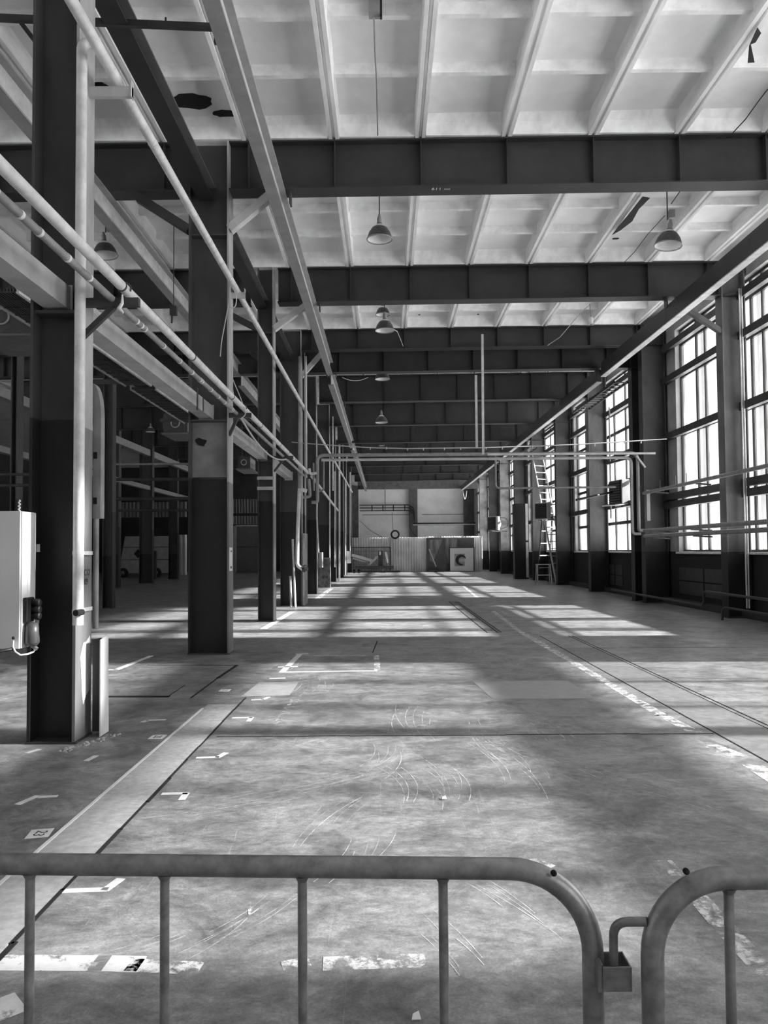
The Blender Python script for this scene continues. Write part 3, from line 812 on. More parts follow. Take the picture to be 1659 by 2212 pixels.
for (px, py, d, lab) in ((375, 672, 16.5, 'dark junction box on the slabs of the left bay between the first two columns'),):
    c = U(px, py, d); r = thing('junction_box', lab, 'box', c)
    MB().box(c.x - .07, c.x + .07, c.y - .06, c.y + .06, c.z - .09, c.z + .1).build('body', 'darksteel', r); MB().tube([c + Vector((-.03, 0, -.09)), c + Vector((-.04, 0, -.26))], .02, 6).build('plug', 'black', r)
    MB().tube([c, (c.x, c.y, ZT + .3)], .01, 6).build('hanger', 'darksteel', r)

# torn roofing membrane
for k, (pts, lab) in enumerate((([(1388, 425), (1404, 428), (1380, 452), (1366, 478), (1340, 498), (1322, 508), (1335, 490), (1356, 466)], 'dark torn membrane strip peeling off a roof rib before the second girder'),
                                ([(1636, 60), (1644, 72), (1632, 92), (1622, 96), (1630, 135), (1615, 136), (1618, 100)], 'torn membrane flap dangling from a rib at the top right corner'))):
    z = ZT - .03
    P = [UZ(x, y, z) for x, y in pts]
    o = MB().prism(P, (0, 0, .008)).build('torn_membrane', 'torn'); tag(o, lab, 'membrane', 'torn membranes')

# ------------------------------------------------------------------ portal of pipes across the hall
D = 24.05
pl_, pr_ = U(690, 985, D), U(1377, 979, D)
r = thing('cross_pipe', 'upper pale pipe crossing the whole hall at mid height and dropping at the right', 'pipe', (3, D, 4.7), 'pipes across the hall')
zz = U(1030, 981, D).z
bot = U(1382, 1146, D).z
dn = U(680, 1085, D)
MB().tube(round_path([(-2.3, D, dn.z), (pl_.x - .07, D, dn.z), (pl_.x - .07, D, zz), (pr_.x, D, zz), (pr_.x, D, bot), (pr_.x + .15, D, bot)], .22, 6), .055, 12).build('pipe_body', 'pipe_mid', r)
r = thing('cross_pipe', 'lower thin pipe crossing the hall just under the upper one', 'pipe', (3, D, 4.6), 'pipes across the hall')
MB().tube(round_path([(pl_.x + .05, D + .15, zz - .13), (pr_.x - .15, D + .15, zz - .13), (pr_.x - .15, D + .15, bot - .1), (pr_.x + .1, D + .15, bot - .1)], .2, 6), .045, 12).build('pipe_body', 'strut', r)
o = MB().box(U(1040, 0, D).x, U(1394, 0, D).x, D - .10, D - .06, zz - .055, zz + .005).build('support_channel', 'strut'); tag(o, 'flat channel under the crossing pipes, ending beside the fan heater window', 'channel')
o = MB().bar(U(1375, 985, D - .1), U(1394, 1010, D - .1), .06, .05).build('corner_brace', 'strut'); tag(o, 'short pale brace at the right corner of the crossing pipes', 'brace')
o = MB().bar(U(1372, 985, D + .2), U(1310, 1002, 29.0), .06, .08).build('corner_brace', 'darksteel'); tag(o, 'dark diagonal stay behind the right corner of the crossing pipes', 'brace')
for (px, yt, yb, d, lab) in ((1045, 722, 982, D - .05, 'tall pale flat hanger bar holding the crossing pipes, right of the pair'), (1031, 810, 968, D + .2, 'pale flat hanger bar left of the taller one, holding the crossing pipes')):
    p, q = U(px - 3, yt, d), U(px + 3, yb, d)
    o = MB().bar((p.x, d, p.z), (q.x - .06, d, q.z), .075, .03, (0, 1, 0)).build('pipe_hanger', 'rail'); tag(o, lab, 'hanger', 'pipe hangers')
r = thing('small_pipe', 'thin pipe dropping from the crossing pipes and running right to the fan heater', 'pipe', (5, D, 3.7))
MB().tube(round_path([U(1070, 985, D + .2), U(1071, 1055, D + .2), U(1330, 1052, D + .2)], .15, 5), .035, 10).build('pipe_body', 'pipe_mid', r)
# cable crossing with little hooks
pts = [U(630, 955, D + .3), U(660, 958, D + .3)] + [U(x, y, D - .3) for x, y in ((720, 962), (800, 967), (880, 969), (960, 968), (1050, 967), (1150, 964), (1250, 960), (1350, 954), (1440, 948))]
r = thing('crossing_cable', 'thin pale cable with hooks strung across the hall above the crossing pipes', 'cable', (3, D - .3, 5))
MB().tube(pts, .016, 8).build('cable_body', 'cable', r)
for p in pts[2:-1]:
    for t in (0, .5):
        MB().box(p.x - .015 + t, p.x + .015 + t, p.y - .02, p.y + .02, p.z - .06, p.z + .02).build('hook', 'cable', r)

# pipes along the right wall
for (pa, pb, lab, rad, m, X) in (((1392, 1146), (1659, 1128), 'upper pipe of the low pair running along the window wall at sill height', .055, 'pipe_mid', 7.95),
                                 ((1392, 1160), (1659, 1142), 'lower pipe of the low pair running along the window wall at sill height', .055, 'pipe_mid', 8.0),
                                 ((1390, 1056), (1659, 1020), 'pipe along the window wall above head height, with small stubs', .05, 'pipe_mid', 8.1)):
    a, b = UX(pa[0], pa[1], X), UX(pb[0], pb[1], X)
    zc = (a.z + b.z) / 2
    r = thing('wall_pipe', lab, 'pipe', (X, (a.y + 12) / 2, zc), 'pipes along the window wall')
    MB().tube([(X, a.y, zc), (X, 12.5, zc)], rad, 12).build('pipe_body', m, r)
    for y in (15.2, 20.0, 23.0): MB().bar((X, y, zc - rad), (8.5, y, zc - rad - .03), .03, .04).build('support', 'darksteel', r)
    if zc > 3:
        for y in (20.6, 21.4, 22.6): MB().tube([(X, y, zc), (X, y, zc + .28)], .01, 6).build('stub', 'darksteel', r)
for k, dx in enumerate((0, .07)):
    p = U(1597 + k * 5, 640, 18.98)
    o = MB().tube([(p.x, 18.98, .25), (p.x, 18.98, 8.2)], .022, 8).build('wall_conduit', 'pipe'); tag(o, ['left of two thin bright conduits on the nearest visible right-row column', 'right of two thin bright conduits on the nearest visible right-row column'][k], 'conduit', 'conduits')
a = UX(1300, 640, 8.6)
o = MB().tube([U(1316, 880, 29.0), U(1320, 1120, 29.0)], .03, 8).build('wall_conduit', 'pipe_mid'); tag(o, 'thin conduit standing left of the fan heater window', 'conduit', 'conduits')
r = thing('low_pipe', 'low heating pipe bent along the foot of the window wall', 'pipe', (8.6, 20, .3))
MB().tube(round_path([(8.2, 8, .62), (8.2, 19.9, .62), (8.2, 19.9, .25), (8.2, 28, .25)], .2, 5), .035, 8).build('pipe_body', 'darksteel', r)
MB().tube(round_path([(8.2, 8, .30), (8.2, 18.3, .30), (8.1, 18.6, .30), (8.1, 18.6, .0)], .15, 5), .03, 8).build('pipe_body', 'darksteel', r)
for k, (px0, px1, py0, py1, d, lab) in enumerate(((1477, 1492, 1160, 1195, 23.9, 'small grey wall box beside the second window jamb'), (1398, 1404, 1058, 1125, 24.0, 'thin hanging strap on the pier left of the large window'))):
    a, b = U(px0, py1, d), U(px1, py0, d)
    o = MB().box(a.x, b.x, d, d + .06, a.z, b.z).build(['wall_box', 'hanging_strap'][k], 'mid'); tag(o, lab, ['box', 'strap'][k])
MB().box(8.86, XR, YB, YF, 0, .18).build('plinth', 'walldark', wr)
for (y0, y1, z0, z1) in ((20.0, 21.9, .35, 1.15), (22.0, 23.8, .35, 1.15), (29.5, 30.4, .3, 1.1), (30.5, 31.4, .3, 1.1)):
    MB().box(XR - .04, XR, y0, y1, z0, (z0 + z1) / 2 - .02).box(XR - .04, XR, y0, y1, (z0 + z1) / 2 + .02, z1).build('block_infill', 'darksteel', wr)

# cable tray under the right rail


def tray(label, X0, X1, z, y0, y1, step):
    r = thing('cable_tray', label, 'tray', ((X0 + X1) / 2, (y0 + y1) / 2, z), 'cable trays')
    for X in (X0, X1): MB().box(X - .015, X + .015, y0, y1, z - .05, z + .05).build('side_rail', 'darksteel', r)
    mb = MB(); y = y0 + .1
    while y < y1: mb.box(X0, X1, y - .02, y + .02, z - .015, z + .015); y += step
    mb.build('rungs', 'mid', r)


tray('ladder-like cable tray in front of the far windows under the right rail', 7.9, 8.35, 7.45, 26.2, 32.0, .45)
tray('far ladder-like cable tray above the stepladder window', 7.9, 8.35, 7.3, 42.0, 46.0, .45)

# mesh walkways seen from below in the left bay
for k, (y0, y1, lab) in enumerate(((9.0, 14.2, 'nearest'), (14.5, 18.4, 'second'))):
    r = thing('mesh_walkway', '%s grating panel hung in the left bay behind the pale box strut' % lab, 'grating', (-4.6, (y0 + y1) / 2, 4.85), 'grating panels')
    mb = MB()
    for i in range(12): x = -4.8 + .45 * (i + .5) / 12; mb.box(x - .006, x + .006, y0, y1, 4.84, 4.88)
    for i in range(int((y1 - y0) / .3)): y = y0 + .3 * i; mb.box(-4.8, -4.35, y, y + .012, 4.83, 4.87)
    mb.build('grating', 'darksteel', r)
    MB().box(-4.36, -4.32, y0, y1, 4.82, 4.93).build('edge_angle', 'rail', r); MB().box(-4.83, -4.80, y0, y1, 4.82, 4.93).build('edge_angle', 'mid', r)
    MB().box(-5.4, -3.2, y1 - .02, y1 + .06, 4.88, 4.95).build('bearer', 'darksteel', r)

# heater boxes


def heater_box(px0, py0, px1, py1, d, depth, label, m='darksteel'):
    a, b = U(px0, py1, d), U(px1, py0, d)
    r = thing('heater_box', label, 'heater', ((a.x + b.x) / 2, d + depth / 2, a.z), 'heater boxes')
    MB().box(a.x, b.x, d, d + depth, a.z, b.z).build('casing', m, r)
    MB().box(b.x - .01, b.x + .004, d + .04, d + depth - .04, a.z + .04, b.z - .04).build('side_panel', 'strut', r)
    rr = min(b.x - a.x, b.z - a.z) * .22
    MB().tube([Vector(((a.x + b.x) / 2, d - .01, (a.z + b.z) / 2)) + Vector((rr * math.cos(t), 0, rr * math.sin(t))) for t in [2 * PI * k / 20 for k in range(20)]], .02, 6, closed=True).build('duct_ring', 'mid', r)
    MB().box(a.x - .05, b.x + .05, d - .03, d + depth + .25, a.z - .04, a.z).build('bottom_plate', 'pilaster', r)
    for x in (a.x + .03, b.x - .03): MB().tube([(x, d + depth / 2, b.z), (x, d + depth / 2, min(b.z + 1.2, 7.6))], .012, 6).build('hanger', 'darksteel', r)


heater_box(-60, 646, 66, 722, 15.5, 1.4, 'dark heater box with a round outlet high in the left bay at the left edge')
heater_box(514, 985, 540, 1012, 21.0, .9, 'grey heater box with a pale side hung between the second and third columns')
heater_box(352, 893, 405, 935, 22.0, 1.2, 'dark heater box with a round outlet left of the second column')
for k, (y, x0, x1, d, rad, lab) in enumerate(((1003, 244, 412, 26, .035, 'topmost of four pipes crossing the left bay between the columns'), (1036, 236, 412, 27, .06, 'second of four pipes crossing the left bay, railing-like and dark'),
                                             (1078, 225, 412, 28, .07, 'third of four pipes crossing the left bay, thick and dark'), (1103, 225, 412, 29, .05, 'lowest of four pipes crossing the left bay'))):
    a, b = U(x0, y, d), U(x1, y - 1, d)
    o = MB().tube([a, b], rad, 10).build('bay_pipe', 'pipe_mid' if k == 0 else 'darksteel'); tag(o, lab, 'pipe', 'pipes across the left bay')
for k, (y, lab) in enumerate(((1026, 'higher'), (1049, 'lower'))):
    a, b = U(-40, y, 15), U(64, y - 1, 15)
    o = MB().tube([a, b], .03, 8).build('bay_pipe', 'darksteel'); tag(o, '%s dark pipe crossing behind the electrical cabinet left of the nearest column' % lab, 'pipe', 'pipes across the left bay')

# loose wires at the second column
for k, (pts, d, lab) in enumerate((([(493, 600), (497, 640), (478, 740), (476, 770)], 13.0, 'left loop of loose wire on the second column'), ([(497, 610), (498, 720), (503, 760), (500, 830), (508, 868)], 12.95, 'right loose wire hanging down the second column'),
                                  ([(500, 615), (512, 640), (509, 662), (500, 667), (494, 655)], 12.95, 'small wire loop below the high pipe bracket of the second column'), ([(503, 820), (520, 860), (532, 895), (520, 905)], 12.9, 'wire end curling round the lower pipes at the second column'))):
    o = MB().tube(round_path([U(x, y, d) for x, y in pts], .3, 4), .009, 6).build('loose_wire', 'cable'); tag(o, lab, 'wire', 'loose wires')
p = U(264, 655, 7.0); o = MB().tube([p + Vector((0, 0, .08)), p, p + Vector((-.03, 0, -.05)), p + Vector((.01, 0, -.09))], [.008, .016, .022, .01], 8).build('rag', 'white'); tag(o, 'scrap of white rag tied under the lower pipe pair at the nearest bracket', 'rag')

# pipe cluster at the fourth column
def pipe_thing(pts, d, rad, m, label, rr=.15, name='vertical_pipe', dd=None):
    P = [U(x, y, d if dd is None else dd[i]) for i, (x, y) in enumerate(pts)]
    o = MB().tube(round_path(P, rr, 5), rad, 10).build(name, m); tag(o, label, 'pipe', 'pipes at the fourth column'); return o


pipe_thing([(648, 770), (647, 1068)], 24.0, .06, 'pipe_mid', 'thick grey riser standing before the fourth column, above the pipe junction')
r = thing('valve_pipe', 'pale pipe with a bent foot ending in a valve beside the fourth column', 'pipe', U(650, 1228, 23.8), 'pipes at the fourth column')
MB().tube(round_path([U(647, 1055, 23.8), U(643, 1150, 23.8), U(642, 1222, 23.8), U(655, 1230, 23.8)], .18, 5), .06, 10).build('pipe_body', 'pipe', r)
c = U(659, 1229, 23.8); vv = MB().lathe([(0, -.09), (.1, -.09), (.1, .0), (.06, .02), (.06, .1), (0, .1)], c, 12, 'X').build('valve', 'darksteel', r); MB().tube([c + Vector((.09 * math.cos(t), 0, .09 * math.sin(t) + .03)) for t in [2 * PI * k / 12 for k in range(12)]], .015, 6, closed=True).build('valve_wheel', 'darksteel', vv)
pipe_thing([(660, 770), (661, 1032)], 24.2, .045, 'strut', 'square pale upright beside the grey riser at the fourth column')
pipe_thing([(667, 1035), (670, 1072), (662, 1074), (655, 1074)], 23.9, .05, 'pipe_mid', 'short bent pipe stub below the pipe junction at the fourth column')
pipe_thing([(650, 1057), (663, 1061)], 23.7, .06, 'pipe', 'stubby horizontal pipe end below the pipe junction at the fourth column')
pipe_thing([(668, 1012), (669, 1024), (684, 1022)], 23.9, .045, 'pipe', 'short pale elbow joining the crossing pipe at the left end')
pipe_thing([(699, 995), (699, 1060), (686, 1061)], 25.5, .03, 'pipe_mid', 'thin pipe hooked below the left end of the crossing pipes')
pipe_thing([(677, 1000), (678, 1060)], 24.4, .03, 'pipe_mid', 'thin short rod under the left end of the crossing pipes')
pipe_thing([(685, 1070), (684, 1110), (688, 1195)], 30.6, .035, 'pipe', 'thin pale pipe running down the sixth column to the grey switch box')
for k, (px, y0, y1, d, rad) in enumerate(((712, 995, 1220, 36.9, .03), (723, 1018, 1225, 42.9, .035), (733, 930, 1255, 43.4, .06), (746, 1038, 1242, 48.8, .05), (756, 1020, 1190, 55.0, .05), (719, 900, 1060, 36.0, .035))):
    a, b = U(px, y0, d), U(px, y1, d)
    o = MB().tube([(b.x, d, max(b.z, 0)), (a.x, d, a.z)], rad, 8).build('vertical_pipe', 'pipe'); tag(o, 'thin pale riser on the %s stretch of the left row beyond the fourth column' % ['nearest', 'second', 'third', 'fourth', 'fifth', 'uppermost'][k], 'pipe', 'risers beyond the fourth column')
r = thing('handrail_pipe', 'far length of the lower pale pipe beyond the fourth column', 'pipe', (-2.4, 35, 4.1))
MB().tube([(-2.42, 25.4, 4.2), (-2.42, 39.5, 3.2 + .6)], .05, 10).build('pipe_body', 'pipe', r)
c = U(695, 1210, 30.4)
r = thing('switch_box', 'grey switch box fixed low beside the sixth column', 'box', c)
a, b = U(688, 1226, 30.4), U(698, 1193, 30.4)
MB().box(a.x, b.x - .06, 30.4, 30.75, a.z, b.z).build('body', 'mid', r); MB().box(b.x - .06, b.x - .03, 30.42, 30.73, a.z, b.z).build('door', 'white', r)
a, b = U(687, 1267, 36.6), U(714, 1205, 36.6)
o = MB().box(a.x, b.x, 36.42, 36.80, 0, b.z).build('scuffed_crate', 'crate', bevel=.02); tag(o, 'black crate with peeling paint flakes at the foot of the seventh column', 'crate')
for k, (pa, pb) in enumerate((((632, 1165), (638, 1309)), ((627, 1245), (629, 1310)))):
    o = MB().tube([U(pa[0], pa[1], 23.9), (U(pb[0], pb[1], 23.6).x, 23.6, .02)], .035, 8).build('leaning_rod', 'wood'); tag(o, ['taller rod leaning against the fourth column', 'shorter rod leaning against the fourth column'][k], 'rod', 'leaning rods')
a, b = U(749, 1210, 48.9), U(758, 1194, 48.9)
o = MB().box(a.x, b.x, 48.9, 48.93, a.z - .2, b.z + .1).build('notice_board', 'white'); tag(o, 'small white notice on the ninth column of the left row', 'sign')
a = U(668, 1240, 24.9); o = MB().box(-2.62, -2.55, 24.3, 25.2, .02, 2.3).build('guard_plate', 'column_worn'); tag(o, 'worn pale guard plate beside the fourth column base', 'plate')
# ------------------------------------------------------------------ fan heaters on the right


def fan(px, py, d, s, ang, label):
    c = U(px, py, d)
    r = thing('fan_heater', label, 'heater', c, 'fan heaters')
    T = Matrix.Translation(c) @ Matrix.Rotation(ang, 4, 'Z')
    # local: front faces -Y
    xf(MB().box(-s / 2, s / 2, -.14 * s, .22 * s, -s / 2, s / 2), T).build('casing', 'cab', r, bevel=.03 * s)
    fg = xf(MB().box(-s * .46, s * .46, -.17 * s, -.14 * s, -s * .46, s * .46), T).build('front_grille', 'black', r)
    mb = MB()
    for i in range(9):
        z = -s * .40 + s * .1 * i
        mb.bar((-s * .44, -.185 * s, z), (s * .44, -.185 * s, z), .06 * s, .012, (0, 1, .7))
    xf(mb, T).build('louvres', 'darksteel', fg)
    xf(MB().lathe([(s * .46, .22 * s), (s * .44, .30 * s), (s * .34, .42 * s), (s * .2, .48 * s), (0, .5 * s)], (0, 0, 0), 22, 'Y'), T).build('rear_dome', 'cab', r)
    xf(MB().bar((-s * .4, .05 * s, -s * .52), (-s * .4, s * .9, -s * .56), .05, .05).bar((s * .4, .05 * s, -s * .52), (s * .4, s * .9, -s * .56), .05, .05), T).build('wall_bracket', 'darksteel', r)
    xf(MB().tube(round_path([(s * .2, .3 * s, s * .42), (s * .5, .8 * s, s * .4), (s * .5, s * .95, -s * .2), (s * .3, .4 * s, -s * .4)], .2 * s, 5), .02, 6), T).build('hose', 'rubber', r)


fan(1336, 1064, 28.6, .92, math.radians(-78), 'nearest pale fan heater with louvred front, on the wall before the windows')
fan(1172, 1104, 40.0, .85, math.radians(-55), 'second fan heater, in front of the tall stepladder')
fan(1066, 1131, 52.5, .95, math.radians(-62), 'farthest fan heater, small and white near the end of the right wall')
o = MB().tube([U(1245, 1080, 27.5), U(1322, 1063, 28.6)], .045, 8).build('heater_pipe', 'darksteel'); tag(o, 'dark pipe slanting to the nearest fan heater', 'pipe')
o = MB().tube(round_path([U(1300, 1092, 28.5), U(1345, 1090, 28.8), U(1362, 1078, 29), U(1364, 1055, 29)], .3, 5), .035, 8).build('heater_pipe', 'pipe_mid'); tag(o, 'curved hose wrapping under the nearest fan heater', 'pipe')

# ------------------------------------------------------------------ tall stepladder and small trestle
r = thing('stepladder', 'tall wooden stepladder with an extended top before the far bright window', 'ladder', U(1190, 1262, 39))
A0, A1 = U(1202, 1262, 38.9), U(1150, 985, 41.4)
A0.z = 0
off = Vector((.62, .35, 0))
for k, o_ in enumerate((Vector((0, 0, 0)), off)):
    MB().bar(A0 + o_, A1 + o_, .05, .10).build('rail', 'wood', r)
for i in range(17):
    t = .04 + .055 * i
    p = A0.lerp(A1, t)
    MB().bar(p, p + off, .05, .045).build('rung', 'wood', r)
B1 = A0.lerp(A1, .56); B0 = U(1161, 1256, 40.9); B0.z = 0
for o_ in (Vector((0, 0, 0)), off): MB().bar(B0 + o_, B1 + o_, .04, .07).build('back_leg', 'darksteel', r)
for i in range(4):
    p = B0.lerp(B1, .2 + .17 * i); MB().bar(p, p + off, .04, .05).build('back_rung', 'wood', r)
p, q = U(1159, 1219, 37.6), U(1191, 1219, 37.6)
zt = p.z
r = thing('trestle_stool', 'small pale wooden trestle stool at the foot of the stepladder', 'stool', ((p.x + q.x) / 2, 37.8, 0))
MB().box(p.x, q.x, 37.6, 37.95, zt - .03, zt).build('seat', 'wood', r)
for x in (p.x + .05, q.x - .05):
    for (ya, yb) in ((37.64, 37.5), (37.9, 38.05)): MB().bar((x, ya, zt - .03), (x + (.05 if x > p.x + .2 else -.02), yb, 0), .04, .05).build('leg', 'wood', r)
MB().box(p.x + .05, q.x - .05, 37.58, 37.61, zt * .45, zt * .45 + .05).build('crossbar', 'wood', r)
a, b = U(1131, 1232, 45), U(1140, 1088, 45)
r = thing('tall_locker', 'narrow pale-edged locker standing dark beside the stepladder window', 'locker', ((a.x + b.x) / 2, 45, 0))
MB().box(a.x - .5, b.x, 45, 45.6, 0, b.z).build('body', 'black', r); MB().box(b.x - .15, b.x, 44.97, 45.0, .1, b.z / 2 - .05).build('door_edge', 'strut', r); MB().box(b.x - .15, b.x, 44.97, 45.0, b.z / 2 + .05, b.z).build('door_edge', 'strut', r)

# ------------------------------------------------------------------ end of the hall: corrugated hoarding


def corr(px0, px1, py0, py1, d, label, m='corr', pitch=.20, group='corrugated sheets', z0=None):
    a, b = U(px0, py1, d), U(px1, py0, d)
    zb = 0 if z0 is None else z0
    n = max(2, int((b.x - a.x) / pitch)) * 4
    vs = []; fs = []
    for i in range(n + 1):
        x = a.x + (b.x - a.x) * i / n; y = d + (.11, .11, -.09, -.09)[i % 4]
        vs += [(x, y, zb), (x, y, b.z)]
    for i in range(n): fs.append((2 * i, 2 * i + 2, 2 * i + 3, 2 * i + 1))
    k = len(vs)
    vs2 = [(x, y + .012, z) for x, y, z in vs]
    fs2 = [tuple(j + k for j in reversed(f)) for f in fs]
    o = MB().add(vs + vs2, fs + fs2).build('corrugated_sheet', m); tag(o, label, 'sheet', group); return o


corr(757, 845, 1161, 1236, 62.0, 'left corrugated zinc sheet of the hoarding, behind the mesh panel')
corr(843, 926, 1160, 1236, 61.9, 'middle corrugated zinc sheet of the hoarding, between the mesh panel and the dark board')
corr(924, 1042, 1158, 1236, 62.0, 'right corrugated zinc sheet of the hoarding, behind the boards and the picture')
r = thing('backing_board', 'large dark board with torn plastic film leaning on the hoarding', 'board', U(955, 1236, 61.5))
a, b = U(922, 1236, 61.5), U(962, 1162, 61.5)
MB().box(a.x, b.x, 61.5, 61.56, .02, b.z).build('panel', 'board', r); MB().prism([(a.x + .25, 61.48, .9), (a.x + .5, 61.48, .75), (a.x + 1.3, 61.48, b.z - .1), (a.x + .2, 61.48, b.z - .15)], (0, .01, 0)).build('plastic_film', 'film', r)
p = U(938, 1212, 61.45); MB().bar(U(927, 1186, 61.4), U(942, 1224, 61.4), .10, .03, (0, 1, 0)).build('film_fold', 'strut', r)
a, b = U(958, 1236, 61.7), U(1024, 1162, 61.7)
r = thing('backing_board', 'wide dark board behind the framed picture, film over its left part', 'board', ((a.x + b.x) / 2, 61.7, 0)); MB().box(a.x, b.x, 61.7, 61.76, .02, b.z).build('panel', 'board', r)
MB().box(a.x, a.x + 1.1, 61.68, 61.70, b.z * .25, b.z - .05).build('plastic_film', 'film', r)
a, b = U(971, 1235, 61.2), U(1025, 1182, 61.2)
r = thing('framed_picture', 'large pale framed picture of a dark curved figure leaning at the end of the hall', 'picture', ((a.x + b.x) / 2, 61.2, 0))
MB().box(a.x, b.x, 61.2, 61.26, .02, b.z).build('frame', 'darksteel', r); sh = MB().box(a.x + .06, b.x - .10, 61.17, 61.2, .06, b.z - .06).build('sheet', 'picture', r)
a2, b2 = U(982, 1223, 61.15), U(1004, 1196, 61.15)
MB().box(a2.x, b2.x, 61.155, 61.17, a2.z, b2.z).build('printed_square', 'mid', sh)
c = U(997, 1210, 61.14)
ar = arc(c, .36, math.radians(20), math.radians(290), 18, (1, 0, 0), (0, 0, 1)); MB().tube([Vector((v.x, 61.14, v.z)) for v in ar], [.02 + .10 * math.sin(PI * i / 18) for i in range(19)], 8).build('printed_figure', 'ink', sh)
MB().box(b2.x - .45, b2.x + .0, 61.145, 61.15, c.z - .12, c.z + .12).build('printed_figure', 'strut', sh)
# mesh panel, hoist cart, coil
a, b = U(757, 1233, 61.3), U(843, 1182, 61.3)
r = thing('mesh_fence', 'dark wire mesh panel standing before the left corrugated sheet', 'panel', ((a.x + b.x) / 2, 61.3, 0))
mb = MB()
for i in range(26): x = a.x + (b.x - a.x) * i / 25; mb.box(x - .008, x + .008, 61.3, 61.315, .05, b.z)
for i in range(18): z = .05 + (b.z - .05) * i / 17; mb.box(a.x, b.x, 61.3, 61.315, z - .008, z + .008)
mb.build('mesh', 'darksteel', r)
MB().box(a.x, b.x, 61.28, 61.34, b.z - .03, b.z + .03).box(b.x - .03, b.x + .03, 61.28, 61.34, 0, b.z).box(a.x - .03, a.x + .03, 61.28, 61.34, 0, b.z).box(a.x, b.x, 61.28, 61.34, .02, .08).build('frame', 'darksteel', r)
r = thing('hoist_cart', 'wheeled hoist cart with a pale boom parked before the mesh panel', 'cart', U(805, 1236, 59.5))
def V(x, y, d=59.5): return U(x, y, d)
MB().bar(V(760, 1199), V(803, 1211), .2, .22).build('boom', 'pipe', r); MB().bar(V(762, 1206), V(790, 1214), .15, .12).build('boom_stay', 'strut', r)
MB().bar(V(790, 1228), V(817, 1200), .15, .16).build('lift_arm', 'pipe', r)
a, b = V(817, 1222), V(827, 1190); MB().box(a.x, b.x, 59.3, 59.8, a.z, b.z).build('control_box', 'darksteel', r)
MB().bar(V(833, 1192, 59.2), V(838, 1216, 59.2), .14, .1, (0, 1, 0)).build('upright', 'white', r); a, b = V(819, 1199, 59.2), V(823, 1191, 59.2); MB().box(a.x, b.x, 59.18, 59.22, a.z, b.z).build('label_plate', 'white', r)
a, b = V(768, 1229), V(850, 1222); MB().box(a.x, b.x, 59.1, 59.9, a.z, b.z).build('chassis', 'darksteel', r)
for x in (765, 775):
    c = V(x, 1229.5); c.z = .2
    wh = MB().lathe([(0, -.06), (.12, -.06), (.2, -.05), (.2, .05), (.12, .06), (0, .06)], c, 18, 'Y').build('wheel', 'rubber', r)
    MB().tube([c + Vector((.15 * math.cos(t), -.07, .15 * math.sin(t))) for t in [2 * PI * k / 16 for k in range(16)]], .025, 6, closed=True).build('wheel_rim', 'strut', wh)
c = U(853.5, 1154.5, 61.8)
r = thing('hose_coil', 'black hose coil sitting on top of the hoarding with a line running up', 'coil', c)
for k in range(3): MB().tube([c + Vector((.30 * math.cos(t), .04 * k, .30 * math.sin(t))) for t in [2 * PI * i / 24 for i in range(24)]], .07, 8, closed=True).build('loop', 'rubber', r)
MB().tube([c + Vector((-.15, 0, .26)), U(848, 1140, 63), U(847, 1107, 70)], .02, 6).build('line', 'darksteel', r)
a, b = U(840, 1239, 60.3), U(924, 1235, 60.3)
for k, (x0, x1) in enumerate(((828, 864), (926, 960))):
    a, b = U(x0, 1236, 60.6), U(x1, 1233, 60.6); o = MB().box(a.x, b.x, 60.4, 60.9, 0, .14).build('timber_block', 'black'); tag(o, ['dark timber block under the middle corrugated sheet', 'dark timber block under the large dark board'][k], 'block', 'timber blocks')
# cable tray and shelf at the far wall
r = thing('wall_cable_tray', 'black cable tray with drooping cables along the far wall, left panel', 'tray', U(830, 1105, 78.3))
z1, z2 = U(830, 1091, 78.3).z, U(830, 1103, 78.3).z
for z in (z1, (z1 + z2) / 2, z2): MB().tube(round_path([(U(770, 0, 78.3).x, 78.3, z), (U(876, 0, 78.3).x, 78.3, z), (U(884, 0, 78.3).x, 78.3, z - .4), (U(886, 0, 78.3).x, 78.3, z - 1.2)], .4, 4), .05, 6).build('rail', 'black', r)
for x in (796, 819, 841, 865): X = U(x, 0, 78.3).x; MB().box(X - .05, X + .05, 78.25, 78.35, z2 - .05, z1 + .05).build('tie', 'black', r)
X = U(874, 0, 78.2).x; MB().tube(round_path([(X, 78.2, z2), (X + .1, 78.2, z2 - 2), (X + .8, 78.2, 3)], .5, 4), .03, 6).build('drooping_cable', 'black', r)
a, b = U(892, 1135, 77.5), U(1035, 1130, 77.5)
r = thing('pipe_shelf', 'dark shelf-like beam with fringe across the far wall, right panel', 'beam', ((a.x + b.x) / 2, 77.5, a.z))
MB().box(a.x, b.x, 77.3, 77.8, a.z, a.z + .12).build('beam_body', 'strut', r); MB().box(a.x, b.x, 77.35, 77.75, a.z + .12, a.z + .26).build('fringe', 'black', r)
o = MB().tube([U(777, 1125, 75), U(800, 1146, 70), U(825, 1160, 62)], .02, 6).build('slack_line', 'darksteel'); tag(o, 'slack dark line slanting down before the far wall to the hoarding', 'line')
o = MB().tube(sag(U(1000, 1060, 72.5), U(1008, 1060, 72.8), .8), .04, 6).build('looped_cable', 'cable'); tag(o, 'pale cable loop hanging at the far end of the dark crane rail', 'cable')
r = thing('far_catwalk', 'dark railed catwalk hung under the girders before the far wall', 'catwalk', U(900, 955, 52))
a, b = U(772, 951, 52), U(1022, 945, 52); MB().box(a.x, b.x, 52, 52.7, a.z - .1, a.z).build('deck', 'black', r)
for dz in (.25, .5): MB().tube([(a.x, 52, a.z + dz), (b.x, 52, a.z + dz)], .03, 6).build('handrail', 'darksteel', r)
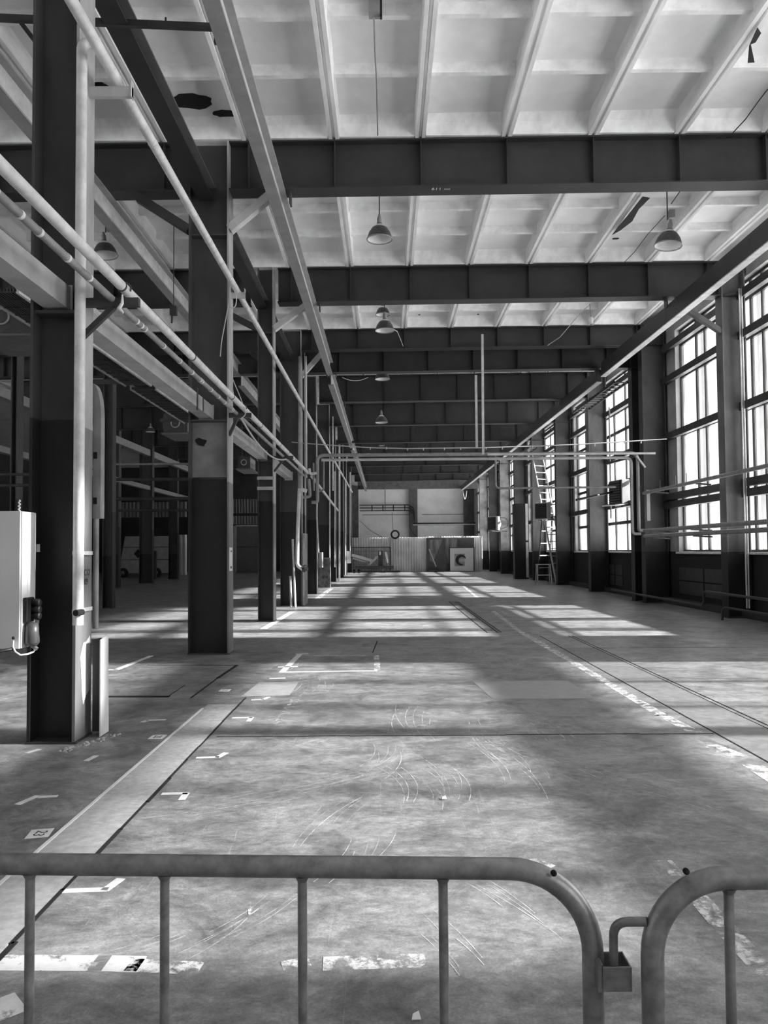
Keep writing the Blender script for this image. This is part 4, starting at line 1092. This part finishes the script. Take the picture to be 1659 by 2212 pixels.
for i in range(6): x = a.x + (b.x - a.x) * i / 5; MB().box(x - .03, x + .03, 51.98, 52.02, a.z, a.z + .5).build('post', 'darksteel', r)
for x in (a.x + .3, b.x - .3): MB().tube([(x, 52.3, a.z), (x, 52.3, 8.7)], .03, 6).build('hanger', 'darksteel', r)
# ceiling-hung pale straps seen far
# ------------------------------------------------------------------ end of the left bay
corr(386, 403, 1155, 1239, 58.0, 'narrow bright corrugated strip at the end of the left bay', 'corr', .3)
corr(470, 562, 1078, 1112, 63.0, 'upper grey corrugated panel over the shutter at the end of the left bay', 'corr_dark', .22, z0=U(500, 1109, 63).z)
corr(470, 562, 1114, 1134, 63.0, 'lower grey corrugated panel directly over the shutter door', 'corr_dark', .22, z0=U(500, 1133, 63).z)
corr(245, 403, 1084, 1112, 63.5, 'wide dark corrugated panel behind the boxy trailer', 'corr_dark', .3, z0=U(300, 1118, 63.5).z)
corr(490, 507, 1136, 1238, 62.8, 'dark corrugated strip left of the shutter door', 'corr_dark', .2)
a, b = U(511, 1236, 62.9), U(560, 1137, 62.9)
r = thing('shutter_door', 'grey roller shutter door at the end of the left bay', 'door', ((a.x + b.x) / 2, 62.9, 0))
MB().box(a.x, b.x, 62.9, 63.0, 0, b.z).build('leaf', 'shutter', r); MB().box(a.x, b.x, 62.88, 62.9, b.z * .55, b.z * .55 + .06).build('joint', 'darksteel', r)
MB().box(a.x - .12, a.x, 62.85, 63.0, 0, b.z + .1).box(a.x, b.x, 62.85, 63.0, b.z, b.z + .12).build('frame', 'strut', r)
a, b = U(262, 1233, 53), U(366, 1158, 53)
r = thing('box_trailer', 'boxy panelled trailer on small wheels standing in the left bay', 'trailer', ((a.x + b.x) / 2, 53.5, 0))
q = U(256, 1232, 53)
MB().prism([(q.x, 53, .3), (b.x, 53, .3), (b.x, 53, b.z), (a.x + .25, 53, b.z)], (0, 2.2, 0)).build('body', 'strut', r)
for z in (U(300, 1182, 53).z, U(300, 1209, 53).z): MB().box(q.x + .05, b.x, 52.985, 53.0, z - .02, z + .02).build('panel_joint', 'darksteel', r)
for x in (266, 338): 
    c = U(x, 1232, 52.95); c.z = .33; wh = MB().lathe([(0, -.1), (.2, -.1), (.33, -.08), (.33, .08), (0, .1)], c, 18, 'Y').build('wheel', 'rubber', r); MB().lathe([(0, -.12), (.12, -.12), (.14, -.1)], c, 12, 'Y').build('hub', 'galv', wh)
c = U(298, 1196, 52.96); MB().prism([c + Vector((.28, 0, 0)), c + Vector((0, 0, .32)), c + Vector((-.28, 0, 0)), c + Vector((0, 0, -.32))], (0, .02, 0)).build('hazard_plate', 'black', r)
a, b = U(326, 1238, 50), U(336, 1190, 50); o = MB().box(a.x, b.x, 50, 50.3, 0, b.z).build('control_post', 'darksteel'); tag(o, 'dark control post between the broad black column and the trailer', 'post')

# ------------------------------------------------------------------ floor details
tz = [0.0012]


def on_floor(px, py, z=0.0):
    p = UZ(px, py, 0.0); return Vector((p.x, p.y, z))


def patch(pts, name, m, label=None, cat='marking', group=None, parent=None, th=.0015):
    P = [on_floor(x, y, 0.0005) for x, y in pts]
    mb = MB().prism(P, (0, 0, th)); o = mb.build(name, m, parent)
    if label: tag(o, label, cat, group)
    return o


def stripe(pts, w, name, m, label=None, cat='tape', group=None, parent=None, th=.0015):
    P = [on_floor(x, y, 0) for x, y in pts]; mb = MB()
    for a, b in zip(P[:-1], P[1:]):
        d = (b - a).normalized(); mb.bar(a - d * w * .25 + Vector((0, 0, .0005 + th / 2)), b + d * w * .25 + Vector((0, 0, .0005 + th / 2)), w, th)
    o = mb.build(name, m, parent)
    if label: tag(o, label, cat, group)
    return o


FLO = bpy.data.objects['floor']
# trench strips cast flush into the floor
struct('trim_1', MB().box(-2.03, -1.69, .2, 8.75, .0, .003), 'strip')
T1 = bpy.data.objects['trim_1']
MB().box(-2.055, -2.03, .2, 8.6, 0, .006).build('edge_angle', 'white', T1)
mb = MB(); rnd = random.Random(4); y = .2
while y < 8.9:
    l = rnd.uniform(.25, .6); x = -1.685 + rnd.uniform(-.006, .008); mb.box(x, x + rnd.uniform(.012, .028), y, y + l, 0, .0045); y += l * .96
mb.build('crack', 'hole', T1)
struct('trim_2', MB().box(3.10, 3.66, 1.0, 13.6, 0, .002), mat('rail_strip', 0.24, 0.7, var=.25, scale=9))
T2 = bpy.data.objects['trim_2']
for x in (3.09, 3.66, 3.73): MB().box(x - .006, x + .006, 1.0, 15.5, 0, .004).build('seam', 'hole', T2)
struct('trim_3', MB().box(2.12, 2.42, 16.2, 26.0, 0, .002), mat('rail_strip_far', 0.20, 0.7, var=.25, scale=9))
T3 = bpy.data.objects['trim_3']
for x in (2.12, 2.34, 2.42): MB().box(x - .012, x + .012, 16.2, 26.0, 0, .004).build('seam', 'hole', T3)
# seams, slots and cracks
mb = MB(); x = -1.6
while x < 3.05:
    l = rnd.uniform(.3, .7); yy = 7.28 + rnd.uniform(-.01, .01); mb.box(x, x + l, yy, yy + .014, 0, .003); x += l
mb.build('seam', 'hole', FLO)
for (a, b, w) in (((230, 1505), (362, 1505), .10), ((235, 1342), (402, 1342), .05), ((502, 1340), (557, 1340), .04), ((320, 1437), (512, 1437), .045), ((512, 1437), (470, 1465), .05), ((470, 1465), (412, 1508), .022), ((362, 1505), (400, 1480), .012),
                  ((815, 1385), (805, 1410), .02), ((1190, 1400), (1659, 1398), .010), ((750, 1358), (820, 1360), .06)):
    stripe([a, b], w, 'seam', 'hole', parent=FLO)
# clusters of pale drag scratches
M['scratch'] = worn_paint('scratch_marks', 0.62, 0.47, 6.0, .12)
rs = random.Random(21); mb = MB()
for (px, py, ang, ln, cnt, spr, bend) in ((1160, 1640, 100, 1.6, 7, .06, .25), (1080, 1600, 96, 1.3, 6, .05, -.2), (960, 1700, 98, 1.2, 6, .06, .35), (1010, 1680, 95, 1.5, 5, .05, .3), (900, 1450, 35, 1.6, 6, .12, .1), (1240, 1640, 120, 1.2, 5, .09, .2), (1330, 1570, 170, 2.2, 3, .1, .1),
                                          (870, 1640, 80, .9, 6, .05, .3), (640, 1720, 35, 1.6, 9, .035, .15), (500, 1755, 30, 1.0, 6, .04, .2), (760, 1760, 70, 1.0, 5, .06, -.2), (1190, 1560, 98, 2.0, 6, .07, .1), (930, 1560, 92, 1.4, 6, .08, -.2), (700, 1600, 60, 1.0, 5, .06, .3), (1440, 1700, 125, 1.0, 4, .1, .2), (1020, 2040, 110, .5, 5, .04, .1),
                                          (560, 2000, 60, .6, 6, .03, .2), (1100, 1420, 100, 3.0, 6, .12, .3), (1050, 1400, 95, 2.6, 5, .12, -.3), (1130, 1950, 118, .6, 4, .04, .1), (330, 2050, 35, .5, 4, .03, .2), (820, 1850, 75, .7, 5, .05, .2), (720, 1480, 88, 1.2, 6, .1, .2), (640, 1440, 85, 1.2, 4, .12, .2)):
    c = on_floor(px, py)
    for k in range(cnt):
        a = math.radians(ang + rs.uniform(-4, 4)); d = Vector((math.cos(a), math.sin(a), 0)); nn = Vector((-d.y, d.x, 0))
        o0 = c + nn * (k * spr + rs.uniform(-.02, .02)) + d * rs.uniform(-.2, .2); L_ = ln * rs.uniform(.5, 1.1); w_ = rs.uniform(.002, .0045) * (1 + .12 * c.y)
        P = [o0 + d * (L_ * (t / 8 - .5)) + nn * (bend * L_ * (t / 8 - .5) ** 2) + Vector((0, 0, .0012)) for t in range(9)]
        vs = []
        for q in P: vs += [q - nn * w_ / 2, q + nn * w_ / 2]
        mb.add(vs, [(2 * i, 2 * i + 2, 2 * i + 3, 2 * i + 1) for i in range(8)])
mb.build('scratches', 'scratch', FLO)
# worn road paint along and across the hall
for k, (pts, w, m, lab) in enumerate((([(1120, 1362), (1229, 1425), (1329, 1485), (1429, 1545), (1498, 1580)], .13, 'worn', 'long flaking white line beside the rail strip on the right of the floor'),
                                      ([(1540, 1612), (1590, 1632)], .17, 'worn', 'isolated flake patch of white paint near the right edge beside the rail strip'),
                                      ([(1628, 1655), (1680, 1688)], .16, 'worn', 'flaking white paint at the right frame edge beside the rail strip'),
                                      ([(1495, 1925), (1570, 2010), (1655, 2100)], .11, 'worn', 'flaking white line behind the right barrier'),
                                      ([(1438, 1862), (1462, 1888)], .08, 'worn', 'few white paint flakes above the gap between the barriers'),
                                      ([(-30, 2080), (215, 2081), (290, 2083)], .125, 'solidpaint', 'solid part of the flaking white line across the floor at lower left'),
                                      ([(290, 2085), (420, 2092)], .10, 'worn', 'broken right end of the flaking white line at lower left'),
                                      ([(618, 2085), (660, 2078)], .07, 'worn', 'small white paint scrap between the second and third barrier bars'),
                                      ([(712, 2082), (905, 2075)], .11, 'worn', 'flaking white paint between the third and fourth barrier bars'),
                                      ([(-20, 2188), (22, 2172)], .16, 'solidpaint', 'white paint corner at the very lower left'),
                                      ([(640, 1506), (598, 1567)], .10, 'worn2', 'faint dashed white line left of the floor centre'),
                                      ([(1150, 1860), (1185, 1872)], .08, 'worn', 'white paint flakes just above the rounded barrier corner'),
                                      ([(1065, 1320), (1120, 1362)], .12, 'worn', 'far faint end of the long white line, inside the sunlit patch'),
                                      ([(570, 1358), (630, 1322)], .15, 'solidpaint', 'white diagonal line on the floor right of the third column'),
                                      ([(684, 1294), (716, 1271)], .20, 'worn', 'white line on the floor at the foot of the seventh column'),
                                      ([(1000, 1265), (1030, 1290)], .12, 'worn', 'faint far white line in the middle of the hall'))):
    stripe(pts, w, 'painted_line', m, lab, 'marking', 'painted floor lines')
TL = [([(427, 1637), (470, 1636), (487, 1627)], 'white tape corner right of the trench strip, third up from the barrier'),
      ([(353, 1715), (402, 1714), (393, 1727)], 'white tape corner right of the trench strip, second up from the barrier'),
      ([(504, 1551), (543, 1550), (537, 1558)], 'white tape corner right of the trench strip end'),
      ([(545, 1512), (568, 1511), (580, 1506)], 'white tape corner before the pale floor patch'),
      ([(585, 1466), (613, 1465)], 'short white tape behind the pale floor patch'),
      ([(308, 1560), (318, 1556), (356, 1555)], 'white tape corner left of the trench strip end'),
      ([(187, 1643), (207, 1633)], 'short white tape angle before the nearest column'),
      ([(40, 1737), (80, 1720)], 'slanted white tape near the left edge before the nearest column'),
      ([(86, 1722), (121, 1720)], 'short flat white tape beside the slanted one near the left edge'),
      ([(141, 1925), (228, 1922), (259, 1900)], 'white tape corner just behind the barrier at lower left'),
      ([(60, 1626), (83, 1619)], 'faint short tape at the foot of the nearest column'),
      ([(230, 1447), (251, 1447), (326, 1417)], 'white tape angle on the floor left of the second column'),
      ([(609, 1452), (648, 1413)], 'left thick side of the taped rectangle at the middle of the floor'),
      ([(609, 1452), (812, 1449)], 'near side of the taped rectangle at the middle of the floor'),
      ([(603, 1441), (640, 1440)], 'short cross tape over the left side of the taped rectangle'),
      ([(641, 1413), (663, 1412)], 'short tape at the far left corner of the taped rectangle')]
for k, (pts, lab) in enumerate(TL):
    w = .05 if pts[0][1] > 1500 else .09
    stripe(pts, w, 'floor_tape', 'tape', lab, 'tape', 'white tapes on the floor')
for pts, w, lab in (([(815, 1447), (813, 1416)], .09, 'worn right side of the taped rectangle at the middle of the floor'), ([(650, 1416), (812, 1416)], .05, 'faint far side of the taped rectangle at the middle of the floor'), ([(538, 1943), (540, 1975)], .015, 'faint worn tape upright between the second and third barrier bars')):
    stripe(pts, w, 'floor_tape', 'worn', lab, 'tape', 'white tapes on the floor')
for k, (pts, s, lab) in enumerate((([(68.3, 1793), (117.5, 1789.5), (103.8, 1808.3), (52.4, 1812.7)], '23', 'white number tag on the floor left of the trench strip, nearest the barrier'),
                                   ([(330, 1588), (361.7, 1587.4), (349.7, 1596.5), (318.8, 1596.8)], '22', 'white number tag on the floor left of the trench strip, further up'),
                                   ([(478, 1489), (500, 1489), (494, 1494), (471, 1494)], '21', 'small faded number tag on the floor beyond the trench strip end'))):
    P = [on_floor(x, y) for x, y in pts]; c = sum(P, Vector()) / 4
    r = thing('number_tag', lab, 'tag', c, 'number tags on the floor')
    tp = MB().prism([p + Vector((0, 0, .0005)) for p in P], (0, 0, .0015)).build('tag_plate', 'tape', r)
    sz = (P[0] - P[3]).length
    text_obj(s, 'tag_number', sz * .62, c + Vector((0, 0, .0025)), (0, -1, 0), (1, 0, 0), 'ink', tp, .0004)
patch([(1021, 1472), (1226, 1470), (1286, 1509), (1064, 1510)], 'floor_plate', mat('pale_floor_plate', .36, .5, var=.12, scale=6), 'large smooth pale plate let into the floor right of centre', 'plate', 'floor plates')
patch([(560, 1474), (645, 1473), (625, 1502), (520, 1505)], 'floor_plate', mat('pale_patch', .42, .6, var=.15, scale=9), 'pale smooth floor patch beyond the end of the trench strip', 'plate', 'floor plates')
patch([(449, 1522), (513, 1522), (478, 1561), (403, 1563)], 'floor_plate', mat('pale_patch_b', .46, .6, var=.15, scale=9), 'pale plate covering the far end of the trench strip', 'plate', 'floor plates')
# rubble at the foot of the nearest column
rnd = random.Random(11)
mb = MB()
for i in range(60):
    t = rnd.random(); x = -2.86 + .25 * t + rnd.uniform(-.04, .06); y = 6.75 + .6 * t + rnd.uniform(-.05, .08); s = rnd.uniform(.005, .022)
    mb.lathe([(0, 0), (s, s * .2), (s * .7, s * .8), (0, s)], (x, y, .0), 5, smooth=False)
o = mb.build('plaster_rubble', 'concrete'); tag(o, 'crumbs of broken plaster around the foot of the nearest column', 'rubble', kind='stuff')
for k, (x, y) in enumerate(((959, 1727), (898, 2203))):
    c = on_floor(x, y); o = MB().prism([c + Vector((-.015, -.01, .004)), c + Vector((.02, -.008, .004)), c + Vector((.012, .02, .018)), c + Vector((-.01, .012, .012))], (0, 0, .004)).build('paper_scrap', 'white'); tag(o, ['tiny paper scrap lying in the middle of the floor', 'white paper scrap on the floor between the third and fourth barrier bars'][k], 'scrap', 'paper scraps')

# ------------------------------------------------------------------ crowd barriers


def barrier(x_up, y_up, xo, ang, zt, rad, rr, bars, label, mirror, extra=None):
    """x_up: upright nearest the gap; the frame runs away from the gap"""
    r = thing('crowd_barrier', label, 'barrier', (x_up, y_up, 0), 'crowd barriers')
    s = -1 if not mirror else 1
    ux = Vector((math.cos(ang), math.sin(ang), 0)) * s; uz = Vector((0, 0, 1)); o = Vector((x_up, y_up, 0)); L = 2.3; zb = .18
    path = [o + uz * zb]
    path += arc(o + ux * rr + uz * (zt - rr), rr, PI, PI / 2, 14, ux, uz)
    path += arc(o + ux * (L - rr) + uz * (zt - rr), rr, PI / 2, 0, 14, ux, uz)
    path += [o + ux * L + uz * zb]
    MB().tube(path, rad, 22).build('frame_tube', 'galv', r)
    MB().tube([o + uz * zb, o + ux * L + uz * zb], rad * .8, 14).build('bottom_rail', 'galv', r)
    for b in bars:
        br = MB().tube([o + ux * b + uz * zb, o + ux * b + uz * (zt - rad * .6)], .0098, 12).build('bar', 'galv', r)
        MB().lathe([(.0098, -.012), (.014, -.004), (.016, 0)], o + ux * b + uz * (zt - rad * .8), 12).build('weld', 'galv', br)
    for t in (.35, L - .35):
        c = o + ux * t
        MB().tube(round_path([c + Vector((0, -.28, .015)), c + Vector((0, -.12, .03)), c + Vector((0, 0, zb)), c + Vector((0, .12, .03)), c + Vector((0, .28, .015))], .1, 4), .015, 10).build('foot', 'galv', r)
    return r, o, ux


UPX = U(1282, 2150, 1.575)
A = -.04
# bar offsets from the picture
def along(px, py, o, ang):
    rr_ = ray(px, py); n = Vector((-math.sin(ang), math.cos(ang), 0)); t = n.dot(o - CAM) / n.dot(rr_); p = CAM + rr_ * t
    return p
o1 = Vector((UPX.x, 1.575, 0))
bars1 = []
for px in (957, 653, 356, 65): bars1.append((along(px, 1915, o1, A) - o1).xy.length)
st = bars1[-1] - bars1[-2]
while bars1[-1] + st < 2.2: bars1.append(bars1[-1] + st)
zt1 = along(700, 1872.5, o1, A).z
br1, o1, ux1 = barrier(o1.x, o1.y, 0, A, zt1, .0215, .165, bars1, 'galvanised steel crowd barrier across the left and centre foreground', False)
o2 = Vector((U(1410, 2100, 1.5).x, 1.5, 0)); A2 = .0
zt2 = along(1600, 1896, o2, A2).z
b0 = (along(1574, 1940, o2, A2) - o2).xy.length
br2, o2, ux2 = barrier(o2.x, o2.y, 0, A2, zt2, .0218, .145, [b0 + .28 * k for k in range(7)], 'galvanised steel crowd barrier at the right edge, with a hook on its upright', True)
# hook of the right barrier and socket of the left barrier
h1, h2, h3 = U(1398, 1991, 1.5), U(1325, 1991, 1.53), U(1326, 2120, 1.54)
MB().tube(round_path([h1, h2, h3], .03, 8), .0088, 12).build('hook', 'galv', br2)
a, b = U(1298, 2134, 1.54), U(1360, 2080, 1.54)
mb = MB()
x0, x1, z0, z1 = a.x, b.x, a.z, b.z
mb.box(x0, x1, 1.525, 1.529, z0, z1).box(x1 - .004, x1, 1.529, 1.585, z0, z1).box(x0, x1, 1.581, 1.585, z0, z1)
mb.build('hook_socket', 'galv', br1, bevel=.0015)
MB().box(x0 - .008, x0 + .002, 1.528, 1.582, z0 - .002, z1 + .002).build('socket_weld', 'galv', br1)
for (px, py, br, d) in ((1196, 1886, br1, 1.555), (1482, 1882, br2, 1.48)):
    c = U(px, py, d); MB().lathe([(0, -.003), (.006, -.003), (.006, .003), (0, .003)], c, 10, 'Y').build('drain_hole', 'hole', br)

# ------------------------------------------------------------------ light: sun through the windows and a white sky
sun = bpy.data.lights.new('sun', 'SUN'); sun.energy = SUN_E; sun.angle = math.radians(1.6)
so = bpy.data.objects.new('sun', sun); C.objects.link(so)
EL = math.radians(SUN_EL)
so.rotation_euler = Vector((-math.cos(EL), .02, -math.sin(EL))).to_track_quat('-Z', 'Y').to_euler(); so.location = (40, 15, 30)
w = bpy.data.worlds.new('sky'); sc.world = w; w.use_nodes = True
nt = w.node_tree; bg = nt.nodes['Background']
g = nt.nodes.new('ShaderNodeNewGeometry'); sx = nt.nodes.new('ShaderNodeSeparateXYZ'); tc = nt.nodes.new('ShaderNodeTexCoord')
nt.links.new(tc.outputs['Generated'], sx.inputs[0])
mr = nt.nodes.new('ShaderNodeMapRange'); mr.inputs['From Min'].default_value = -.08; mr.inputs['From Max'].default_value = .02
mr.inputs['To Min'].default_value = SKY_LOW; mr.inputs['To Max'].default_value = SKY_E
nt.links.new(sx.outputs['Z'], mr.inputs['Value']); nt.links.new(mr.outputs[0], bg.inputs['Strength'])
bg.inputs['Color'].default_value = (1, 1, 1, 1)

vs = sc.view_settings
sc.display_settings.display_device = 'sRGB'
vs.view_transform = 'Standard'; vs.look = 'None'; vs.gamma = 1.0; vs.use_curve_mapping = False; vs.exposure = EXPO
cy = sc.cycles
cy.max_bounces = 10; cy.diffuse_bounces = 6; cy.glossy_bounces = 4; cy.transparent_max_bounces = 16; cy.transmission_bounces = 4
cy.caustics_reflective = False; cy.caustics_refractive = False; cy.sample_clamp_indirect = 8.0
cy.use_denoising = True
try:
    cy.denoiser = 'OPENIMAGEDENOISE'
except Exception:
    pass
